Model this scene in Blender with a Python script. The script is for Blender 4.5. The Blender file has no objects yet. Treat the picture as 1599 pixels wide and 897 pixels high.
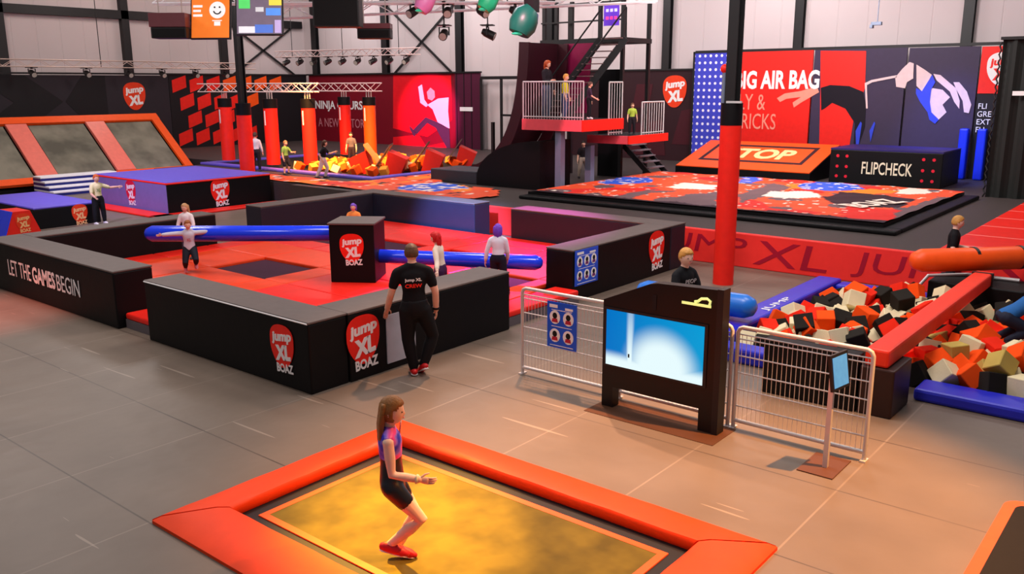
import bpy, bmesh, math, random
from mathutils import Vector, Matrix, noise
from mathutils.geometry import tessellate_polygon
R = math.radians
C = bpy.context.scene.collection
rnd = random.Random(7)
V = Vector

# ------------------------------------------------------------------ camera, light, exposure
cd = bpy.data.cameras.new('camera'); cam = bpy.data.objects.new('camera', cd); C.objects.link(cam)
cam_r = V((0.7741356, 0.63300721, -0.00399416)); cam_u = V((-0.1398835, 0.1772173, 0.97417998)); cam_f = V((-0.61737078, 0.75358868, -0.22573749))
M3 = Matrix((cam_r, cam_u, -cam_f)).transposed().to_4x4(); M3.translation = (0, 0, 3.9)
cam.matrix_world = M3
cd.sensor_width = 36.0; cd.lens = 36.0*1365/1599; cd.clip_start = 0.1; cd.clip_end = 300
bpy.context.scene.camera = cam
vs = bpy.context.scene.view_settings
vs.view_transform = 'Standard'; vs.look = 'None'; vs.gamma = 1.0; vs.exposure = 0.0; vs.use_curve_mapping = False
world = bpy.data.worlds.new('world'); bpy.context.scene.world = world; world.use_nodes = True
world.node_tree.nodes['Background'].inputs[0].default_value = (0.95, 0.86, 0.90, 1)
world.node_tree.nodes['Background'].inputs[1].default_value = 0.15

def area(name, loc, size, power, col=(1, 1, 1), target=None):
    l = bpy.data.lights.new(name, 'AREA'); l.shape = 'SQUARE'; l.size = size; l.energy = power; l.color = col
    o = bpy.data.objects.new(name, l); C.objects.link(o); o.location = loc
    if target is not None:
        o.rotation_euler = (V(target)-V(loc)).to_track_quat('-Z', 'Y').to_euler()
    return o
def spot(name, loc, target, power, deg, col, blend=0.6, radius=0.12):
    l = bpy.data.lights.new(name, 'SPOT'); l.energy = power; l.color = col; l.spot_size = R(deg); l.spot_blend = blend; l.shadow_soft_size = radius
    o = bpy.data.objects.new(name, l); C.objects.link(o); o.location = loc
    o.rotation_euler = (V(target)-V(loc)).to_track_quat('-Z', 'Y').to_euler()
    return o
for hx, hy, hp in ((-5, 3, 170), (-15, 0, 330), (-13, 7, 260), (-12, 13, 400), (-4, 14, 300), (-24, 8, 420), (-31, 15, 420), (-20, 22, 300), (-10, 23, 330), (-30, 25, 260), (-2, 24, 260)):
    area('hall_and_fill_light', (hx, hy, 9.2), 2.5, hp, (1.0, 0.93, 0.90))
area('hall_and_fill_light', (-5, 9.5, 8.8), 2.0, 420, (1.0, 0.9, 0.88), (-6, 17.7, 0.3))  # unseen fill added to brighten the lettered red wall
area('hall_and_fill_light', (-11, 23.5, 8.2), 2.5, 800, (1.0, 0.92, 0.92), (-11.5, 33.0, 2.6))  # unseen fill added to brighten the airbag murals
area('hall_and_fill_light', (-24, 20, 9.2), 2.5, 600, (1.0, 0.85, 0.82), (-31, 31.0, 2.0))  # unseen fill aimed at the back of the obstacle course
for hx in (-38, -30, -22, -14, -6):      # unseen fill lights that brighten the pale back wall
    area('wall_fill', (hx, 30.0, 9.6), 2.0, 260 if hx < -12 else 50, (1.0, 0.95, 0.96), (hx, 34, 5.6))
for hy in (14, 21, 28):  # the same unseen fill for the left wall
    area('wall_fill', (-39.0, hy, 9.6), 2.0, 130, (1.0, 0.86, 0.78), (-43.6, hy, 5.6))
spot('orange_spot', (-9.8, 9.4, 7.6), (-5.35, 4.95, 0), 25000, 16, (1.0, 0.48, 0.03), 1.0)
spot('warm_spot', (-0.07, 9.5, 8.4), (-3.3, 7.2, 0), 9500, 46, (1.0, 0.43, 0.12), 0.7, 0.05)
spot('warm_spot', (-9.0, 12.0, 8.4), (-6.2, 7.5, 0), 4200, 40, (1.0, 0.52, 0.28), 1.0)
spot('magenta_spot', (-14.5, 20.0, 8.0), (-12.2, 14.3, 0.2), 9000, 36, (1.0, 0.08, 0.75), 0.8)
spot('magenta_spot', (-31.6, 27.6, 3.7), (-32.9, 33.5, 2.3), 4200, 44, (1.0, 0.06, 0.45), 0.5)
spot('blue_spot', (-9.0, 29.0, 8.5), (-7.2, 32.5, 1.0), 3000, 40, (0.15, 0.25, 1.0), 0.8)
spot('blue_spot', (-12.5, 10.0, 6.0), (-15.4, 16.45, 0.5), 22000, 20, (0.25, 0.40, 1.0), 0.9)
spot('orange_spot', (-24.0, 18.0, 8.0), (-27.0, 23.0, 1.2), 24000, 50, (1.0, 0.42, 0.10), 0.9)
spot('red_spot', (-18.5, 2.0, 7.5), (-16.9, 5.0, 0), 5200, 30, (1.0, 0.15, 0.08), 0.9)
spot('violet_spot', (-22.0, 6.0, 8.5), (-28.0, 14.5, 0.8), 5200, 44, (0.55, 0.45, 1.0), 0.9)
spot('pink_spot', (-12.0, 14.0, 8.5), (-16.3, 21.9, 2.7), 4200, 24, (1.0, 0.35, 0.45), 0.9)

# ------------------------------------------------------------------ materials
def lin(c):
    f = lambda v: (v/255/12.92) if v/255 <= 0.04045 else ((v/255+0.055)/1.055)**2.4
    return tuple(f(v) for v in c)
MATS = {}
def mat(name, rgb, rough=0.6, spec=0.4, metal=0.0, var=0.12, scale=6.0, bump=0.0, bscale=40.0, emit=0.0, mottle=False):
    if name in MATS: return MATS[name]
    m = bpy.data.materials.new(name); m.use_nodes = True; nt = m.node_tree; N = nt.nodes; L = nt.links
    b = N['Principled BSDF']; c = lin(rgb)
    tc = N.new('ShaderNodeTexCoord'); nz = N.new('ShaderNodeTexNoise'); nz.inputs['Scale'].default_value = scale; nz.inputs['Detail'].default_value = 3
    L.new(tc.outputs['Object'], nz.inputs['Vector'])
    mx = N.new('ShaderNodeMix'); mx.data_type = 'RGBA'
    mx.inputs[6].default_value = (*[v*(1-var) for v in c], 1); mx.inputs[7].default_value = (*[min(1, v*(1+var)) for v in c], 1)
    fac = nz.outputs['Fac']
    if mottle:
        mr = N.new('ShaderNodeMapRange'); mr.inputs[1].default_value = 0.36; mr.inputs[2].default_value = 0.64; L.new(fac, mr.inputs[0]); fac = mr.outputs[0]
    L.new(fac, mx.inputs[0]); L.new(mx.outputs[2], b.inputs['Base Color'])
    b.inputs['Roughness'].default_value = rough; b.inputs['Specular IOR Level'].default_value = spec; b.inputs['Metallic'].default_value = metal
    if bump:
        n2 = N.new('ShaderNodeTexNoise'); n2.inputs['Scale'].default_value = bscale; L.new(tc.outputs['Object'], n2.inputs['Vector'])
        bp = N.new('ShaderNodeBump'); bp.inputs['Strength'].default_value = bump; bp.inputs['Distance'].default_value = 0.02
        L.new(n2.outputs['Fac'], bp.inputs['Height']); L.new(bp.outputs['Normal'], b.inputs['Normal'])
    if emit:
        L.new(mx.outputs[2], b.inputs['Emission Color']); b.inputs['Emission Strength'].default_value = emit
    MATS[name] = m; return m
BLK = mat('black_vinyl', (12, 11, 13), 0.5, 0.18, bump=0.12, bscale=5)
CAP = mat('grey_vinyl', (100, 88, 84), 0.6, 0.3, bump=0.15, bscale=9)
RED = mat('red_vinyl', (240, 34, 20), 0.45, 0.35, bump=0.1, bscale=7)
RED2 = mat('dark_red_vinyl', (168, 14, 44), 0.5, 0.3)
ORG = mat('orange_vinyl', (250, 84, 14), 0.45, 0.35, bump=0.1, bscale=7)
BLU = mat('blue_vinyl', (34, 40, 190), 0.4, 0.4, bump=0.08, bscale=7)
RBL = mat('blue_tube', (26, 62, 250), 0.18, 0.6)
SKY = mat('sky_blue_tube', (28, 116, 216), 0.32, 0.5)
PUR = mat('purple_vinyl', (98, 84, 190), 0.5, 0.4)
PURG = mat('violet_grey_vinyl', (92, 80, 120), 0.55, 0.3)
WHT = mat('white_print', (238, 234, 234), 0.6, 0.2, var=0.03)
GAL = mat('galvanised_steel', (205, 200, 200), 0.4, 0.5, 0.25, var=0.06)
STL = mat('black_steel', (20, 18, 20), 0.5, 0.4)
GRS = mat('blue_grey_steel', (112, 124, 146), 0.5, 0.4, 0.1)
TRU = mat('aluminium_truss', (190, 176, 170), 0.4, 0.5, 0.4)
TRM = mat('trampoline_mesh', (26, 22, 20), 0.75, 0.2, bump=0.2, bscale=200)
GRY = mat('dark_rubber_mat', (62, 52, 46), 0.7, 0.2)
WALLM = mat('mural_charcoal', (40, 33, 40), 0.6, 0.3)
CRM = mat('cream_foam', (222, 208, 168), 0.9, 0.1, bump=0.1)
BFM = mat('black_foam', (38, 34, 30), 0.9, 0.1)
OFM = mat('orange_foam', (246, 80, 20), 0.9, 0.1)
RFM = mat('red_foam', (236, 44, 24), 0.9, 0.1)
GFM = mat('olive_foam', (186, 160, 84), 0.9, 0.1)

# ------------------------------------------------------------------ mesh helpers
class MB:
    def __init__(s): s.bm = bmesh.new(); s.mi = 0
    def box(s, x0, x1, y0, y1, z0, z1, bev=0.0, seg=2):
        b = bmesh.new(); bmesh.ops.create_cube(b, size=1)
        bmesh.ops.scale(b, vec=(abs(x1-x0), abs(y1-y0), abs(z1-z0)), verts=b.verts)
        bmesh.ops.translate(b, vec=((x0+x1)/2, (y0+y1)/2, (z0+z1)/2), verts=b.verts)
        if bev: bmesh.ops.bevel(b, geom=b.edges[:], offset=bev, segments=seg, affect='EDGES', profile=0.5)
        return s.add(b)
    def add(s, b, T=None):
        if T is not None: b.transform(T)
        mp = {}
        for v in b.verts: mp[v] = s.bm.verts.new(v.co)
        for f in b.faces:
            try: nf = s.bm.faces.new([mp[v] for v in f.verts]); nf.material_index = s.mi if s.mi else f.material_index
            except ValueError: pass
        b.free(); return s
    def loft(s, rings, seg=12, caps=True):
        rs = []
        for c, ax, ay in rings:
            rs.append([s.bm.verts.new(c+ax*math.cos(2*math.pi*k/seg)+ay*math.sin(2*math.pi*k/seg)) for k in range(seg)])
        for a, b in zip(rs, rs[1:]):
            for k in range(seg):
                f = s.bm.faces.new((a[k], a[(k+1) % seg], b[(k+1) % seg], b[k])); f.material_index = s.mi
        if caps:
            f = s.bm.faces.new(rs[0][::-1]); f.material_index = s.mi
            f = s.bm.faces.new(rs[-1]); f.material_index = s.mi
        return s
    def path(s, pts, rad, seg=8, flat=1.0, ref=None, round_ends=False):
        pts = [V(p) for p in pts]; n = len(pts)
        if not isinstance(rad, (list, tuple)): rad = [rad]*n
        rings = []; prev = None
        for i, p in enumerate(pts):
            t = (pts[min(i+1, n-1)]-pts[max(i-1, 0)]).normalized()
            if prev is None:
                a = V(ref) if ref is not None else (V((0, 0, 1)) if abs(t.z) < 0.9 else V((0, 1, 0)))
                ax = t.cross(a).normalized()
            else:
                ax = (prev-t*prev.dot(t)).normalized()
            prev = ax; ay = t.cross(ax).normalized()
            if round_ends and i == 0:
                for q in (0.95, 0.7): rings.append((p-t*rad[i]*q, ax*rad[i]*math.sqrt(1-q*q), ay*rad[i]*flat*math.sqrt(1-q*q)))
            rings.append((p, ax*rad[i], ay*rad[i]*flat))
            if round_ends and i == n-1:
                for q in (0.7, 0.95): rings.append((p+t*rad[i]*q, ax*rad[i]*math.sqrt(1-q*q), ay*rad[i]*flat*math.sqrt(1-q*q)))
        return s.loft(rings, seg)
    def tube(s, p0, p1, r, r2=None, seg=10): return s.path([p0, p1], [r, r if r2 is None else r2], seg)
    def bar(s, p0, p1, w, h, up=(0, 0, 1)):
        p0, p1 = V(p0), V(p1); t = (p1-p0).normalized(); a = V(up)
        ax = t.cross(a)
        if ax.length < 1e-4: ax = t.cross(V((0, 1, 0)))
        ax.normalize(); ay = ax.cross(t).normalized()
        q = [(-w/2, -h/2), (w/2, -h/2), (w/2, h/2), (-w/2, h/2)]
        A = [s.bm.verts.new(p0+ax*x+ay*y) for x, y in q]; B = [s.bm.verts.new(p1+ax*x+ay*y) for x, y in q]
        for k in range(4):
            f = s.bm.faces.new((A[k], A[(k+1) % 4], B[(k+1) % 4], B[k])); f.material_index = s.mi
        for f in (s.bm.faces.new(A[::-1]), s.bm.faces.new(B)): f.material_index = s.mi
        return s
    def prism(s, poly, vec):
        vec = V(vec); A = [s.bm.verts.new(V(p)) for p in poly]; B = [s.bm.verts.new(V(p)+vec) for p in poly]
        n = len(poly)
        for k in range(n):
            f = s.bm.faces.new((A[k], A[(k+1) % n], B[(k+1) % n], B[k])); f.material_index = s.mi
        for i, j, k in tessellate_polygon([[V(p) for p in poly]]):
            for f in (s.bm.faces.new((A[i], A[j], A[k])), s.bm.faces.new((B[k], B[j], B[i]))): f.material_index = s.mi
        return s
    def sphere(s, c, rx, ry=None, rz=None, T=None, u=14, v=10):
        ry = rx if ry is None else ry; rz = rx if rz is None else rz
        b = bmesh.new(); bmesh.ops.create_uvsphere(b, u_segments=u, v_segments=v, radius=1)
        bmesh.ops.scale(b, vec=(rx, ry, rz), verts=b.verts)
        if T is not None: b.transform(T)
        bmesh.ops.translate(b, vec=c, verts=b.verts); return s.add(b)
W = {}
def obj(name, mb, m, parent=None, smooth=None, local=False):
    bm = mb.bm if isinstance(mb, MB) else mb
    bmesh.ops.recalc_face_normals(bm, faces=bm.faces)
    if parent is not None and not local: bm.transform(W[parent].inverted())
    me = bpy.data.meshes.new(name); bm.to_mesh(me); bm.free()
    for k in (m if isinstance(m, (list, tuple)) else [m]): me.materials.append(k)
    if smooth is not None:
        me.shade_smooth()
        if smooth < 180: me.set_sharp_from_angle(angle=R(smooth))
    o = bpy.data.objects.new(name, me); C.objects.link(o)
    if parent is not None: o.parent = parent; W[o] = W[parent]
    else: W[o] = Matrix()
    return o
def thing(name, label, cat, loc=(0, 0, 0), rz=0.0, group=None):
    o = bpy.data.objects.new(name, None); C.objects.link(o); o.empty_display_size = 0.2
    o.location = loc; o.rotation_euler = (0, 0, R(rz)); o['label'] = label; o['category'] = cat
    if group: o['group'] = group
    W[o] = Matrix.Translation(loc) @ Matrix.Rotation(R(rz), 4, 'Z')
    return o
def tag(o, label, cat, group=None):
    o['label'] = label; o['category'] = cat
    if group: o['group'] = group
    return o
def recenter(o):      # moves a one-mesh thing's origin to the middle of its base
    vs_ = [v.co for v in o.data.vertices]
    c = V((sum(v.x for v in vs_)/len(vs_), sum(v.y for v in vs_)/len(vs_), min(v.z for v in vs_)))
    o.data.transform(Matrix.Translation(-c)); o.location = c; W[o] = Matrix.Translation(c); return o
def dup(root, loc, rz=None, label=None, group=None):
    r = root.copy(); C.objects.link(r); r.location = loc
    if rz is not None: r.rotation_euler = (0, 0, R(rz))
    if label: r['label'] = label
    if group: r['group'] = group
    for ch in list(root.children):
        c = ch.copy(); C.objects.link(c); c.parent = r
        for g in list(ch.children):
            d = g.copy(); C.objects.link(d); d.parent = c
    return r
def struct(name, mb, m):
    o = obj(name, mb, m); o['kind'] = 'structure'; return o
def frame(o, u, v):
    u, v = V(u).normalized(), V(v).normalized(); n = u.cross(v)
    T = Matrix((u, v, n)).transposed().to_4x4(); T.translation = V(o); return T
TXT = {}
def text_bm(s, w, h, shear=0.0, weight=0.0, thick=0.006):
    key = (s, shear, weight)
    if key not in TXT:
        cu = bpy.data.curves.new('t', 'FONT'); cu.body = s; cu.size = 1; cu.extrude = 0.5; cu.shear = shear; cu.offset = weight; cu.resolution_u = 3
        o = bpy.data.objects.new('t', cu); C.objects.link(o)
        me = bpy.data.meshes.new_from_object(o.evaluated_get(bpy.context.evaluated_depsgraph_get()))
        bpy.data.objects.remove(o); bpy.data.curves.remove(cu); TXT[key] = me
    b = bmesh.new(); b.from_mesh(TXT[key])
    xs = [v.co.x for v in b.verts]; ys = [v.co.y for v in b.verts]
    for v in b.verts:
        v.co = V(((v.co.x-(min(xs)+max(xs))/2)/(max(xs)-min(xs))*w, (v.co.y-(min(ys)+max(ys))/2)/(max(ys)-min(ys))*h, (v.co.z+0.5)*thick))
    return b
def lettering(s, T, w, h, m, parent, name='lettering', **k):
    return obj(name, MB().add(text_bm(s, w, h, **k), T), m, parent)
LOGO_M = (RED, WHT)
def logo(parent, T, width, below=True, mats=None, letter_mat=None):
    """the park's badge: a rounded red pick shape with slanted white lettering; T maps the unit badge onto the surface"""
    S = T @ Matrix.Diagonal((width, width, 1, 1)); pts = []
    for k in range(40):
        a = 2*math.pi*k/40; c, s_ = math.cos(a), math.sin(a)
        rx = 0.5*(1+0.05*abs(s_)); x = rx*math.copysign(abs(c)**0.85, c); y = 0.46*math.copysign(abs(s_)**0.8, s_) if s_ > 0 else 0.72*s_
        if s_ < 0: x *= (1-0.25*abs(s_)**2)
        pts.append(V((x, y+0.12, 0.0)))
    mb = MB(); mb.prism([S @ p for p in pts], (S.to_3x3() @ V((0, 0, 1))).normalized()*0.006)
    bd = obj('logo_badge', mb, (mats or LOGO_M)[0], parent)
    mb = MB(); n = 0.006
    rot = Matrix.Rotation(R(7), 4, 'Z')
    mb.add(text_bm('jump', 0.86, 0.34, shear=0.15, weight=0.045, thick=0.004), S @ Matrix.Translation((0.0, 0.22, n)) @ rot)
    mb.add(text_bm('XL', 0.66, 0.42, shear=0.12, weight=0.06, thick=0.0045), S @ Matrix.Translation((0.02, -0.18, n)) @ rot)
    if below: mb.add(text_bm('BOAZ', 0.70, 0.25, weight=0.035, thick=0.0045), S @ Matrix.Translation((0.08, -0.60, 0.002)) @ Matrix.Rotation(R(3), 4, 'Z'))
    obj('logo_lettering', mb, letter_mat or WHT, bd)
    return bd
def inpoly(x, y, P):
    r = False; j = len(P)-1
    for i in range(len(P)):
        if (P[i][1] > y) != (P[j][1] > y) and x < (P[j][0]-P[i][0])*(y-P[i][1])/(P[j][1]-P[i][1])+P[i][0]: r = not r
        j = i
    return r
# ------------------------------------------------------------------ the hall
def floor_mat():
    m = bpy.data.materials.new('floor_mats'); m.use_nodes = True; nt = m.node_tree; N = nt.nodes; L = nt.links; b = N['Principled BSDF']
    tc = N.new('ShaderNodeTexCoord'); sp = N.new('ShaderNodeSeparateXYZ'); L.new(tc.outputs['Object'], sp.inputs[0])
    def mth(op, a, c=None):
        n = N.new('ShaderNodeMath'); n.operation = op
        for i, q in enumerate((a, c)):
            if q is None: continue
            if isinstance(q, (int, float)): n.inputs[i].default_value = q
            else: L.new(q, n.inputs[i])
        return n.outputs[0]
    def seam(sock, off, per, wid):
        t = mth('DIVIDE', mth('ADD', sock, off), per); fr = mth('ABSOLUTE', mth('SUBTRACT', t, mth('ROUND', t)))
        return mth('LESS_THAN', fr, wid/per)
    sx = seam(sp.outputs[0], 7.22, 1.556, 0.010); sy = seam(sp.outputs[1], -3.55, 1.53, 0.009)
    nz = N.new('ShaderNodeTexNoise'); nz.inputs['Scale'].default_value = 1.1; nz.inputs['Detail'].default_value = 5; L.new(tc.outputs['Object'], nz.inputs[0])
    n3 = N.new('ShaderNodeTexNoise'); n3.inputs['Scale'].default_value = 0.9; L.new(tc.outputs['Object'], n3.inputs[0])
    def mix(f, a, c):
        x = N.new('ShaderNodeMix'); x.data_type = 'RGBA'
        if isinstance(f, (int, float)): x.inputs[0].default_value = f
        else: L.new(f, x.inputs[0])
        for i, q in ((6, a), (7, c)):
            if isinstance(q, tuple): x.inputs[i].default_value = (*q, 1)
            else: L.new(q, x.inputs[i])
        return x.outputs[2]
    base = mix(nz.outputs['Fac'], lin((104, 90, 79)), lin((128, 112, 99)))
    c = mix(mth('MULTIPLY', sx, mth('MULTIPLY', n3.outputs['Fac'], 0.42)), base, lin((186, 168, 154)))
    c = mix(mth('MULTIPLY', sy, mth('MULTIPLY', n3.outputs['Fac'], 1.2)), c, lin((58, 48, 42)))
    mp = N.new('ShaderNodeMapping'); mp.inputs['Scale'].default_value = (0.55, 9.0, 1.0); mp.inputs['Rotation'].default_value = (0, 0, 0.12); L.new(tc.outputs['Object'], mp.inputs[0])
    n4 = N.new('ShaderNodeTexNoise'); n4.inputs['Scale'].default_value = 1.0; n4.inputs['Detail'].default_value = 1; L.new(mp.outputs[0], n4.inputs[0])
    c = mix(mth('MULTIPLY', mth('GREATER_THAN', n4.outputs['Fac'], 0.735), 0.35), c, lin((190, 172, 156)))
    L.new(c, b.inputs['Base Color']); b.inputs['Roughness'].default_value = 0.42; b.inputs['Specular IOR Level'].default_value = 0.3
    n2 = N.new('ShaderNodeTexNoise'); n2.inputs['Scale'].default_value = 2.2; L.new(tc.outputs['Object'], n2.inputs[0])
    bp = N.new('ShaderNodeBump'); bp.inputs['Strength'].default_value = 0.25; bp.inputs['Distance'].default_value = 0.05
    L.new(n2.outputs['Fac'], bp.inputs['Height']); L.new(bp.outputs['Normal'], b.inputs['Normal'])
    return m
struct('floor', MB().box(-44, 8, -4, 34.2, -0.2, 0), floor_mat())
def wall_mat(axis):
    m = mat('wall_panels_'+axis, (198, 184, 184), 0.7, 0.2, var=0.05, scale=0.6); nt = m.node_tree; N = nt.nodes; L = nt.links
    tc = N.new('ShaderNodeTexCoord'); sp = N.new('ShaderNodeSeparateXYZ'); L.new(tc.outputs['Object'], sp.inputs[0])
    wv = N.new('ShaderNodeMath'); wv.operation = 'PINGPONG'; wv.inputs[1].default_value = 0.55; L.new(sp.outputs[axis], wv.inputs[0])
    rp = N.new('ShaderNodeMapRange'); rp.inputs[1].default_value = 0.0; rp.inputs[2].default_value = 0.03; L.new(wv.outputs[0], rp.inputs[0])
    bp = N.new('ShaderNodeBump'); bp.inputs['Strength'].default_value = 0.6; bp.inputs['Distance'].default_value = 0.02
    L.new(rp.outputs[0], bp.inputs['Height']); L.new(bp.outputs[0], N['Principled BSDF'].inputs['Normal']); return m
struct('wall_back', MB().box(-44, 8, 34, 34.2, 0, 9.8), wall_mat('X'))
struct('wall_left', MB().box(-44, -43.8, -4, 34, 0, 9.8), wall_mat('Y'))
# steel frame of the hall
tn = [0]
def trim(mb, m=STL): tn[0] += 1; return struct('trim_%d' % tn[0], mb, m)
def hbeam(x, y, w=0.30, z0=0.0, z1=9.7):
    mb = MB(); mb.box(x-w/2, x+w/2, y-0.13, y-0.10, z0, z1).box(x-w/2, x+w/2, y+0.10, y+0.13, z0, z1).box(x-0.02, x+0.02, y-0.10, y+0.10, z0, z1); return mb
for x in (-42.6, -36.6, -31.1, -25.4, -19.2, -13.5, -7.6, -1.7): trim(hbeam(x, 33.86, 0.34 if x > -20 else 0.40))
for y in (17.06, 22.9, 28.4): trim(MB().box(-43.8, -43.5, y-0.19, y+0.19, 0, 9.7))
trim(MB().box(-43.78, -43.5, 8, 33.7, 7.15, 7.55))
for a, b in (((-43.66, 28.6, 4.3), (-43.66, 33.4, 7.4)), ((-43.66, 33.4, 4.3), (-43.66, 28.6, 7.4)), ((-36.4, 33.9, 4.2), (-31.3, 33.9, 8.0)), ((-31.3, 33.9, 4.2), (-36.4, 33.9, 8.0))):
    trim(MB().bar(a, b, 0.09, 0.09))
# raised play deck
PLAT = mat('deck_rubber', (66, 56, 54), 0.6, 0.3, bump=0.1)
struct('platform', MB().prism([(-43.6, 21.6, 0), (-33.2, 21.6, 0), (-33.2, 18.05, 0), (-24, 18.05, 0), (-24, 17.75, 0), (7.9, 17.75, 0), (7.9, 33.9, 0), (-43.6, 33.9, 0)], (0, 0, 0.7)), PLAT)

# ------------------------------------------------------------------ murals and panels
def panel_Y(name, label, x0, x1, z0, z1, y, m, cat='wall panel', group=None):
    t = thing(name, label, cat, ((x0+x1)/2, y, z0), group=group)
    obj('board', MB().box(x0, x1, y, y+0.08, z0, z1), m, t)
    return t
def flat_Y(name, polys, y, m, parent, th=0.012):
    mb = MB()
    for P in polys: mb.prism([(x, y, z) for x, z in P], (0, -th, 0))
    return obj(name, mb, m, parent)
def flat_X(name, polys, x, m, parent, th=0.012):
    mb = MB()
    for P in polys: mb.prism([(x, y, z) for y, z in P], (th, 0, 0))
    return obj(name, mb, m, parent)
t = thing('mural_panel', 'charcoal wall panel with large dark chevrons and a red badge above the slanted trampolines', 'wall panel', (-43.0, 17, 0))
obj('board', MB().box(-43.08, -43.0, 9, 24.6, 0, 4.42), WALLM, t)
DK = mat('mural_black', (20, 16, 20), 0.6, 0.3)
flat_X('printed_chevron', [[(15.4, 4.4), (17.6, 4.4), (19.2, 3.2), (17.2, 1.8), (15.0, 1.8), (17.0, 3.2)], [(20.2, 4.4), (21.3, 4.4), (21.3, 1.8), (20.0, 2.4), (19.3, 3.2)], [(14.0, 4.0), (14.9, 4.0), (14.9, 2.6), (14.0, 2.6)]], -43.0, DK, t)
logo(t, frame((-42.99, 22.72, 3.42), (0, 1, 0), (0, 0, 1)), 1.15, below=False, mats=(mat('badge_orange_red', (232, 60, 22), 0.5, 0.3),))
t = thing('mural_panel', 'black wall panel printed with slanted red and orange bricks left of the obstacle course', 'wall panel', (-43.0, 29, 0.7))
obj('board', MB().box(-43.08, -43.0, 24.62, 33.4, 0.7, 4.46), DK, t)
red_b, org_b = [], []
for r_ in range(4):
    for c_ in range(7 if r_ == 0 else 5):
        y = 24.8+c_*1.0+(0.5 if r_ % 2 else 0.0)-0.12*r_; z = 3.85-r_*0.92
        P = [(y, z-0.30), (y+0.80, z-0.02), (y+0.80, z+0.62), (y, z+0.34)]
        if y < 24.65: continue
        P = [(a, min(b, 4.44)) for a, b in P]
        (org_b if c_ >= 3 and r_ < 1 or c_ == 4 and r_ < 3 else red_b).append(P)
flat_X('printed_brick', red_b, -43.0, RED, t); flat_X('printed_orange_brick', org_b, -43.0, ORG, t)
NMAG = mat('mural_crimson', (120, 10, 30), 0.55, 0.3)
t = panel_Y('mural_panel', 'crimson wall panel lettered for the obstacle course with a leaping man in a white shirt', -42.9, -31.15, 0.7, 4.47, 33.5, NMAG)
flat_Y('printed_shard', [[(-35.83,1.12),(-33.83,1.30),(-32.30,-0.43),(-35.92,-0.64)], [(-35.66,4.41),(-31.40,4.37),(-31.38,2.14),(-33.19,1.21),(-35.81,1.59)], [(-33.70,0.63),(-31.57,1.05),(-31.60,-0.40),(-32.15,-0.43)]], 33.5, mat('mural_red', (232, 20, 34), 0.5, 0.3), t)
flat_Y('printed_shirt', [[(-33.13,2.88),(-32.34,3.21),(-31.58,3.27),(-31.64,2.57),(-31.55,1.70),(-31.93,1.78),(-32.38,1.96),(-32.75,2.66)], [(-33.76,3.81),(-33.49,3.92),(-33.34,3.15),(-33.06,2.86),(-33.22,2.77),(-33.64,2.98)]], 33.488, WHT, t)
SKP = mat('printed_skin', (222, 176, 156), 0.6, 0.2)
flat_Y('printed_head', [[(-33.14,3.54),(-32.87,3.76),(-32.58,3.59),(-32.56,3.27),(-32.78,3.10),(-33.07,3.19)]], 33.488, SKP, t)
flat_Y('printed_trousers', [[(-34.23,1.56),(-33.28,2.24),(-32.38,1.99),(-31.59,1.70),(-31.53,0.66),(-31.80,0.71),(-32.55,1.70),(-33.17,1.94),(-33.99,1.32)], [(-34.50,1.76),(-34.02,1.39),(-34.16,1.18),(-34.47,1.56)]], 33.488, mat('printed_grey', (70, 52, 70), 0.6, 0.2), t)
lettering('NINJA COURSE', frame((-40.15, 33.49, 2.72), (1, 0, 0), (0, 0, 1)), 4.5, 0.62, WHT, t, weight=0.02)
lettering('A NEW VICTORY', frame((-40.0, 33.49, 1.78), (1, 0, 0), (0, 0, 1)), 4.4, 0.5, mat('printed_rose', (196, 120, 130), 0.6, 0.2), t, name='small_lettering')
t = panel_Y('mural_panel', 'dark plum wall panel with a small white sign beside the leaping man mural', -31.1, -29.4, 0.7, 4.5, 33.45, mat('mural_plum', (74, 16, 44), 0.6, 0.3))
obj('small_sign', MB().box(-30.75, -29.9, 33.41, 33.45, 2.6, 2.8), WHT, t)
for k in range(3): obj('batten', MB().box(-31.0+0.5*k, -30.96+0.5*k, 33.43, 33.46, 0.7, 4.5), DK, t)
t = panel_Y('mural_panel', 'dark maroon wall panel with a red badge between stairs and blue dotted panel', -24.0, -17.5, 0.7, 4.45, 33.5, mat('mural_maroon', (44, 14, 22), 0.6, 0.3))
flat_Y('printed_patch', [[(-20.4, 3.9), (-19.6, 3.9), (-19.8, 2.9), (-20.6, 2.9)], [(-18.6, 1.4), (-17.7, 1.4), (-17.7, 2.9), (-18.2, 2.8)], [(-20.9, 0.9), (-18.9, 0.9), (-19.1, 2.4), (-20.6, 2.2)]], 33.5, mat('mural_wine', (66, 14, 26), 0.6, 0.3), t)
logo(t, frame((-18.55, 33.48, 3.6), (1, 0, 0), (0, 0, 1)), 1.12, below=False, mats=(mat('badge_orange_red', (232, 60, 22), 0.5, 0.3),))
# dark lower frame where the mural stops and the pale wall shows
t = thing('steel_frame', 'dark steel frame standing against the pale wall left of the tower', 'frame', (-26.8, 33.3, 0.7))
fm = MB()
for x in (-29.2, -27.9, -26.6, -25.3): fm.box(x-0.05, x+0.05, 33.25, 33.35, 0.7, 4.2)
fm.box(-29.2, -24.1, 33.25, 33.35, 4.15, 4.3).box(-27.9, -25.3, 33.25, 33.35, 2.4, 2.5)
obj('frame_bars', fm, STL, t)
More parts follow.
